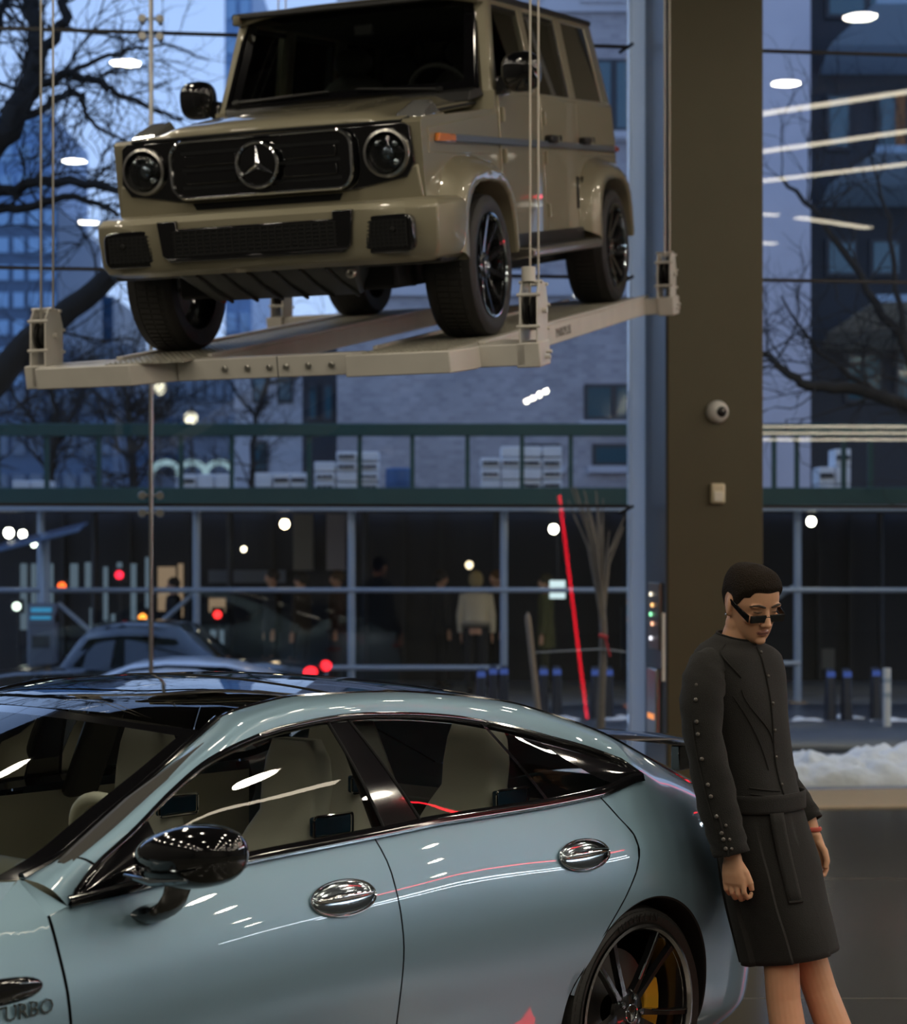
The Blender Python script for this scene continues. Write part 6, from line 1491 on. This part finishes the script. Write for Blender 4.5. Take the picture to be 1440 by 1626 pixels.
# ---- buildings
def building(name, label, u0, u1, vtop, d, dep, wallmat, wins, bands=(), frame=m_frame, pane=m_teal, sill=None):
    x0, x1, zt = X(u0, d), X(u1, d), Z(vtop, d)
    t = thing(name, label, 'building', ((x0 + x1) / 2, d, 0)); xc = (x0 + x1) / 2
    MB().bb(x0 - xc, x1 - xc, 0, dep, 0, zt).build('wall', wallmat, t, smooth=False)
    for (a, b, v0, v1) in wins:
        p, q = X(a, d) - xc, X(b, d) - xc; z1, z0 = Z(v0, d), Z(v1, d)
        f = MB().bb(p, q, -.06, .02, z0, z1).build('window', frame, t, smooth=False)
        n = 2 if (q - p) > .6 * (z1 - z0) and (q - p) > .8 else 1
        for k in range(n):
            e = (q - p) / n
            MB().bb(p + k * e + .06, p + (k + 1) * e - .05, -.075, -.055, z0 + .06, z1 - .06).build('pane', pane, f, smooth=False)
        if sill: MB().bb(p - .08, q + .08, -.14, 0, z0 - .12, z0).build('sill', sill, f, smooth=False)
    for (v0, v1) in bands: MB().bb(x0 - xc, x1 - xc, -.08, 0, Z(v1, d), Z(v0, d)).build('stone_band', m_stone, t, smooth=False)
    return t
wins = []
for u in (945,):
    for v in (-330, -120, 95, 315, 610): wins.append((u - 18, u + 75, v, v + (115 if v < 600 else 58)))
for u in (760, 620):
    for v in (-330, -120, 95, 315): wins.append((u, u + 90, v, v + 115))
for u in (940, 830): wins.append((u, u + 60, 705, 740))
building('brick_building', 'grey-mauve brick building behind the suspended car and scaffold', 535, 1100, -600, 34, 12, m_brick, wins, ((210, 225), (-10, 20), (440, 470)), sill=m_stone)
building('stone_building', 'pale stone building corner left of the brick building, below the platform', 372, 480, 560, 44, 8, m_stone, [(400, 425, 590, 640), (440, 465, 590, 640), (400, 425, 700, 750)])
building('dark_building', 'narrow dark building slot below the platform', 480, 536, 540, 40, 6, m_dkwall, [(488, 505, 610, 670), (512, 530, 610, 670)])
t = building('balcony_building', 'dark modern building with pale balconies right of the column', 1286, 1760, -600, 31.5, 10, m_dkwall, [(1310, 1360, 380, 440), (1380, 1430, 380, 440), (1310, 1350, 150, 240), (1390, 1440, 150, 240), (1340, 1400, 560, 640), (1310, 1440, -60, 30), (1420, 1480, 560, 640)])
xc = (X(1286, 31.5) + X(1760, 31.5)) / 2
m_balc = pbsdf('pale_balcony', (.30, .40, .50), .7)
for v0, v1 in ((50, 118), (275, 328), (500, 556), (-180, -110)):
    p, q, z1, z0 = X(1300, 31.5) - xc, X(1700, 31.5) - xc, Z(v0, 31.5), Z(v1, 31.5)
    b = MB().hexa([(p, -.9, z0 + .35 * (z1 - z0)), (q, -.9, z0 + .35 * (z1 - z0)), (q, 0, z0), (p, 0, z0), (p + .55, -1.6, z1), (q, -1.6, z1), (q, 0, z1), (p + .55, 0, z1)]).build('balcony', m_balc if v0 != 500 else pbsdf('beige_reflection', (.42, .38, .30), .8), t, smooth=False)  # the beige slab imitates a reflection of the room in the glass
    MB().bb(p + .6, q, -1.58, -1.50, z1, z1 + .12).build('balcony_kerb', m_balc, b, smooth=False)
MB().bb(X(1420, 31.5) - xc, X(1436, 31.5) - xc, -.1, 0, Z(250, 31.5), Z(150, 31.5)).build('orange_panel', pbsdf('rust_panel', (.30, .12, .04), .7), t, smooth=False)
building('stone_pier', 'pale mauve stone pier directly right of the column', 1150, 1287, -600, 31, 9, pbsdf('mauve_stone', (.62, .59, .64), .85, noise=(2, .12)), [])
def tower(label, u0, u1, vtop, d, mat, nb, nw, bandmat):
    x0, x1, zt = X(u0, d), X(u1, d), Z(vtop, d); xc = (x0 + x1) / 2
    t = thing('tower_block', label, 'building', (xc, d, 0), group='towers far behind the left glazing')
    MB().bb(x0 - xc, x1 - xc, 0, 12, 0, zt).build('wall', mat, t, smooth=False)
    for k in range(nb):
        z = zt * (k + .35) / nb
        for j in range(nw):
            a = lerp(x0 - xc, x1 - xc, (j + .15) / nw); b = lerp(x0 - xc, x1 - xc, (j + .85) / nw)
            MB().bb(a, b, -.15, 0, z, z + zt / nb * .55).build('window', bandmat, t, smooth=False)
    return t
m_tw1 = pbsdf('tower_blue', (.13, .26, .47), .4); m_tw2 = pbsdf('tower_dark_blue', (.05, .10, .18), .4); m_tw3 = pbsdf('tower_grey', (.20, .22, .26), .7); m_tw4 = pbsdf('tower_tan', (.24, .21, .20), .8)
m_twl = pbsdf('tower_window_light', (.20, .38, .60), .15, coat=.5); m_twd = pbsdf('tower_window_dark', (.03, .08, .15), .12, coat=.5)
tower('tall light blue glass tower at the left picture edge', -60, 82, 180, 120, m_tw1, 16, 5, m_twl)
tower('dark blue glass tower lower left, in front of the light one', -80, 92, 330, 95, m_tw2, 14, 7, m_twl)
tower('mid-blue block between the left cables and the tree limb', 82, 180, 470, 110, m_tw2, 10, 5, m_twd)
tower('slim tan block beside the cables', 100, 128, 398, 155, m_tw4, 14, 3, m_twd)
tower('grey blue block under the off-roader front wheel', 150, 205, 545, 100, m_tw3, 8, 4, m_twd)
tower('pale low block below the platform, right of the glazing rod', 245, 374, 600, 90, m_tw3, 6, 8, m_twd)
tower('dark low block along the left below the platform', -90, 180, 610, 80, m_tw2, 5, 10, m_twd)
tower('bright blue tower right behind the off-roader windscreen pillar', 357, 400, -60, 110, m_tw1, 18, 2, m_twl)
# street lamps far down the street
for u, v, d, r, lab in ((253, 616, 60, .20, 'distant street lamp under the platform beside the rod'), (303, 664, 55, .18, 'distant street lamp above the green parapet')):
    p = at(u, v, d); t = thing('street_lamp', lab, 'street lamp', (p.x, p.y, -.03))
    MB().tube([(0, .1, 0), (0, .1, p.z + .3), (0, 0, p.z + .36)], .06, 8).build('lamp_pole', m_frame, t)
    MB().ell((0, 0, p.z + .03), (r, r, r), nu=14, nv=10).build('lamp_globe', emit('street_globe', (1., .9, .68), 2.6), t)
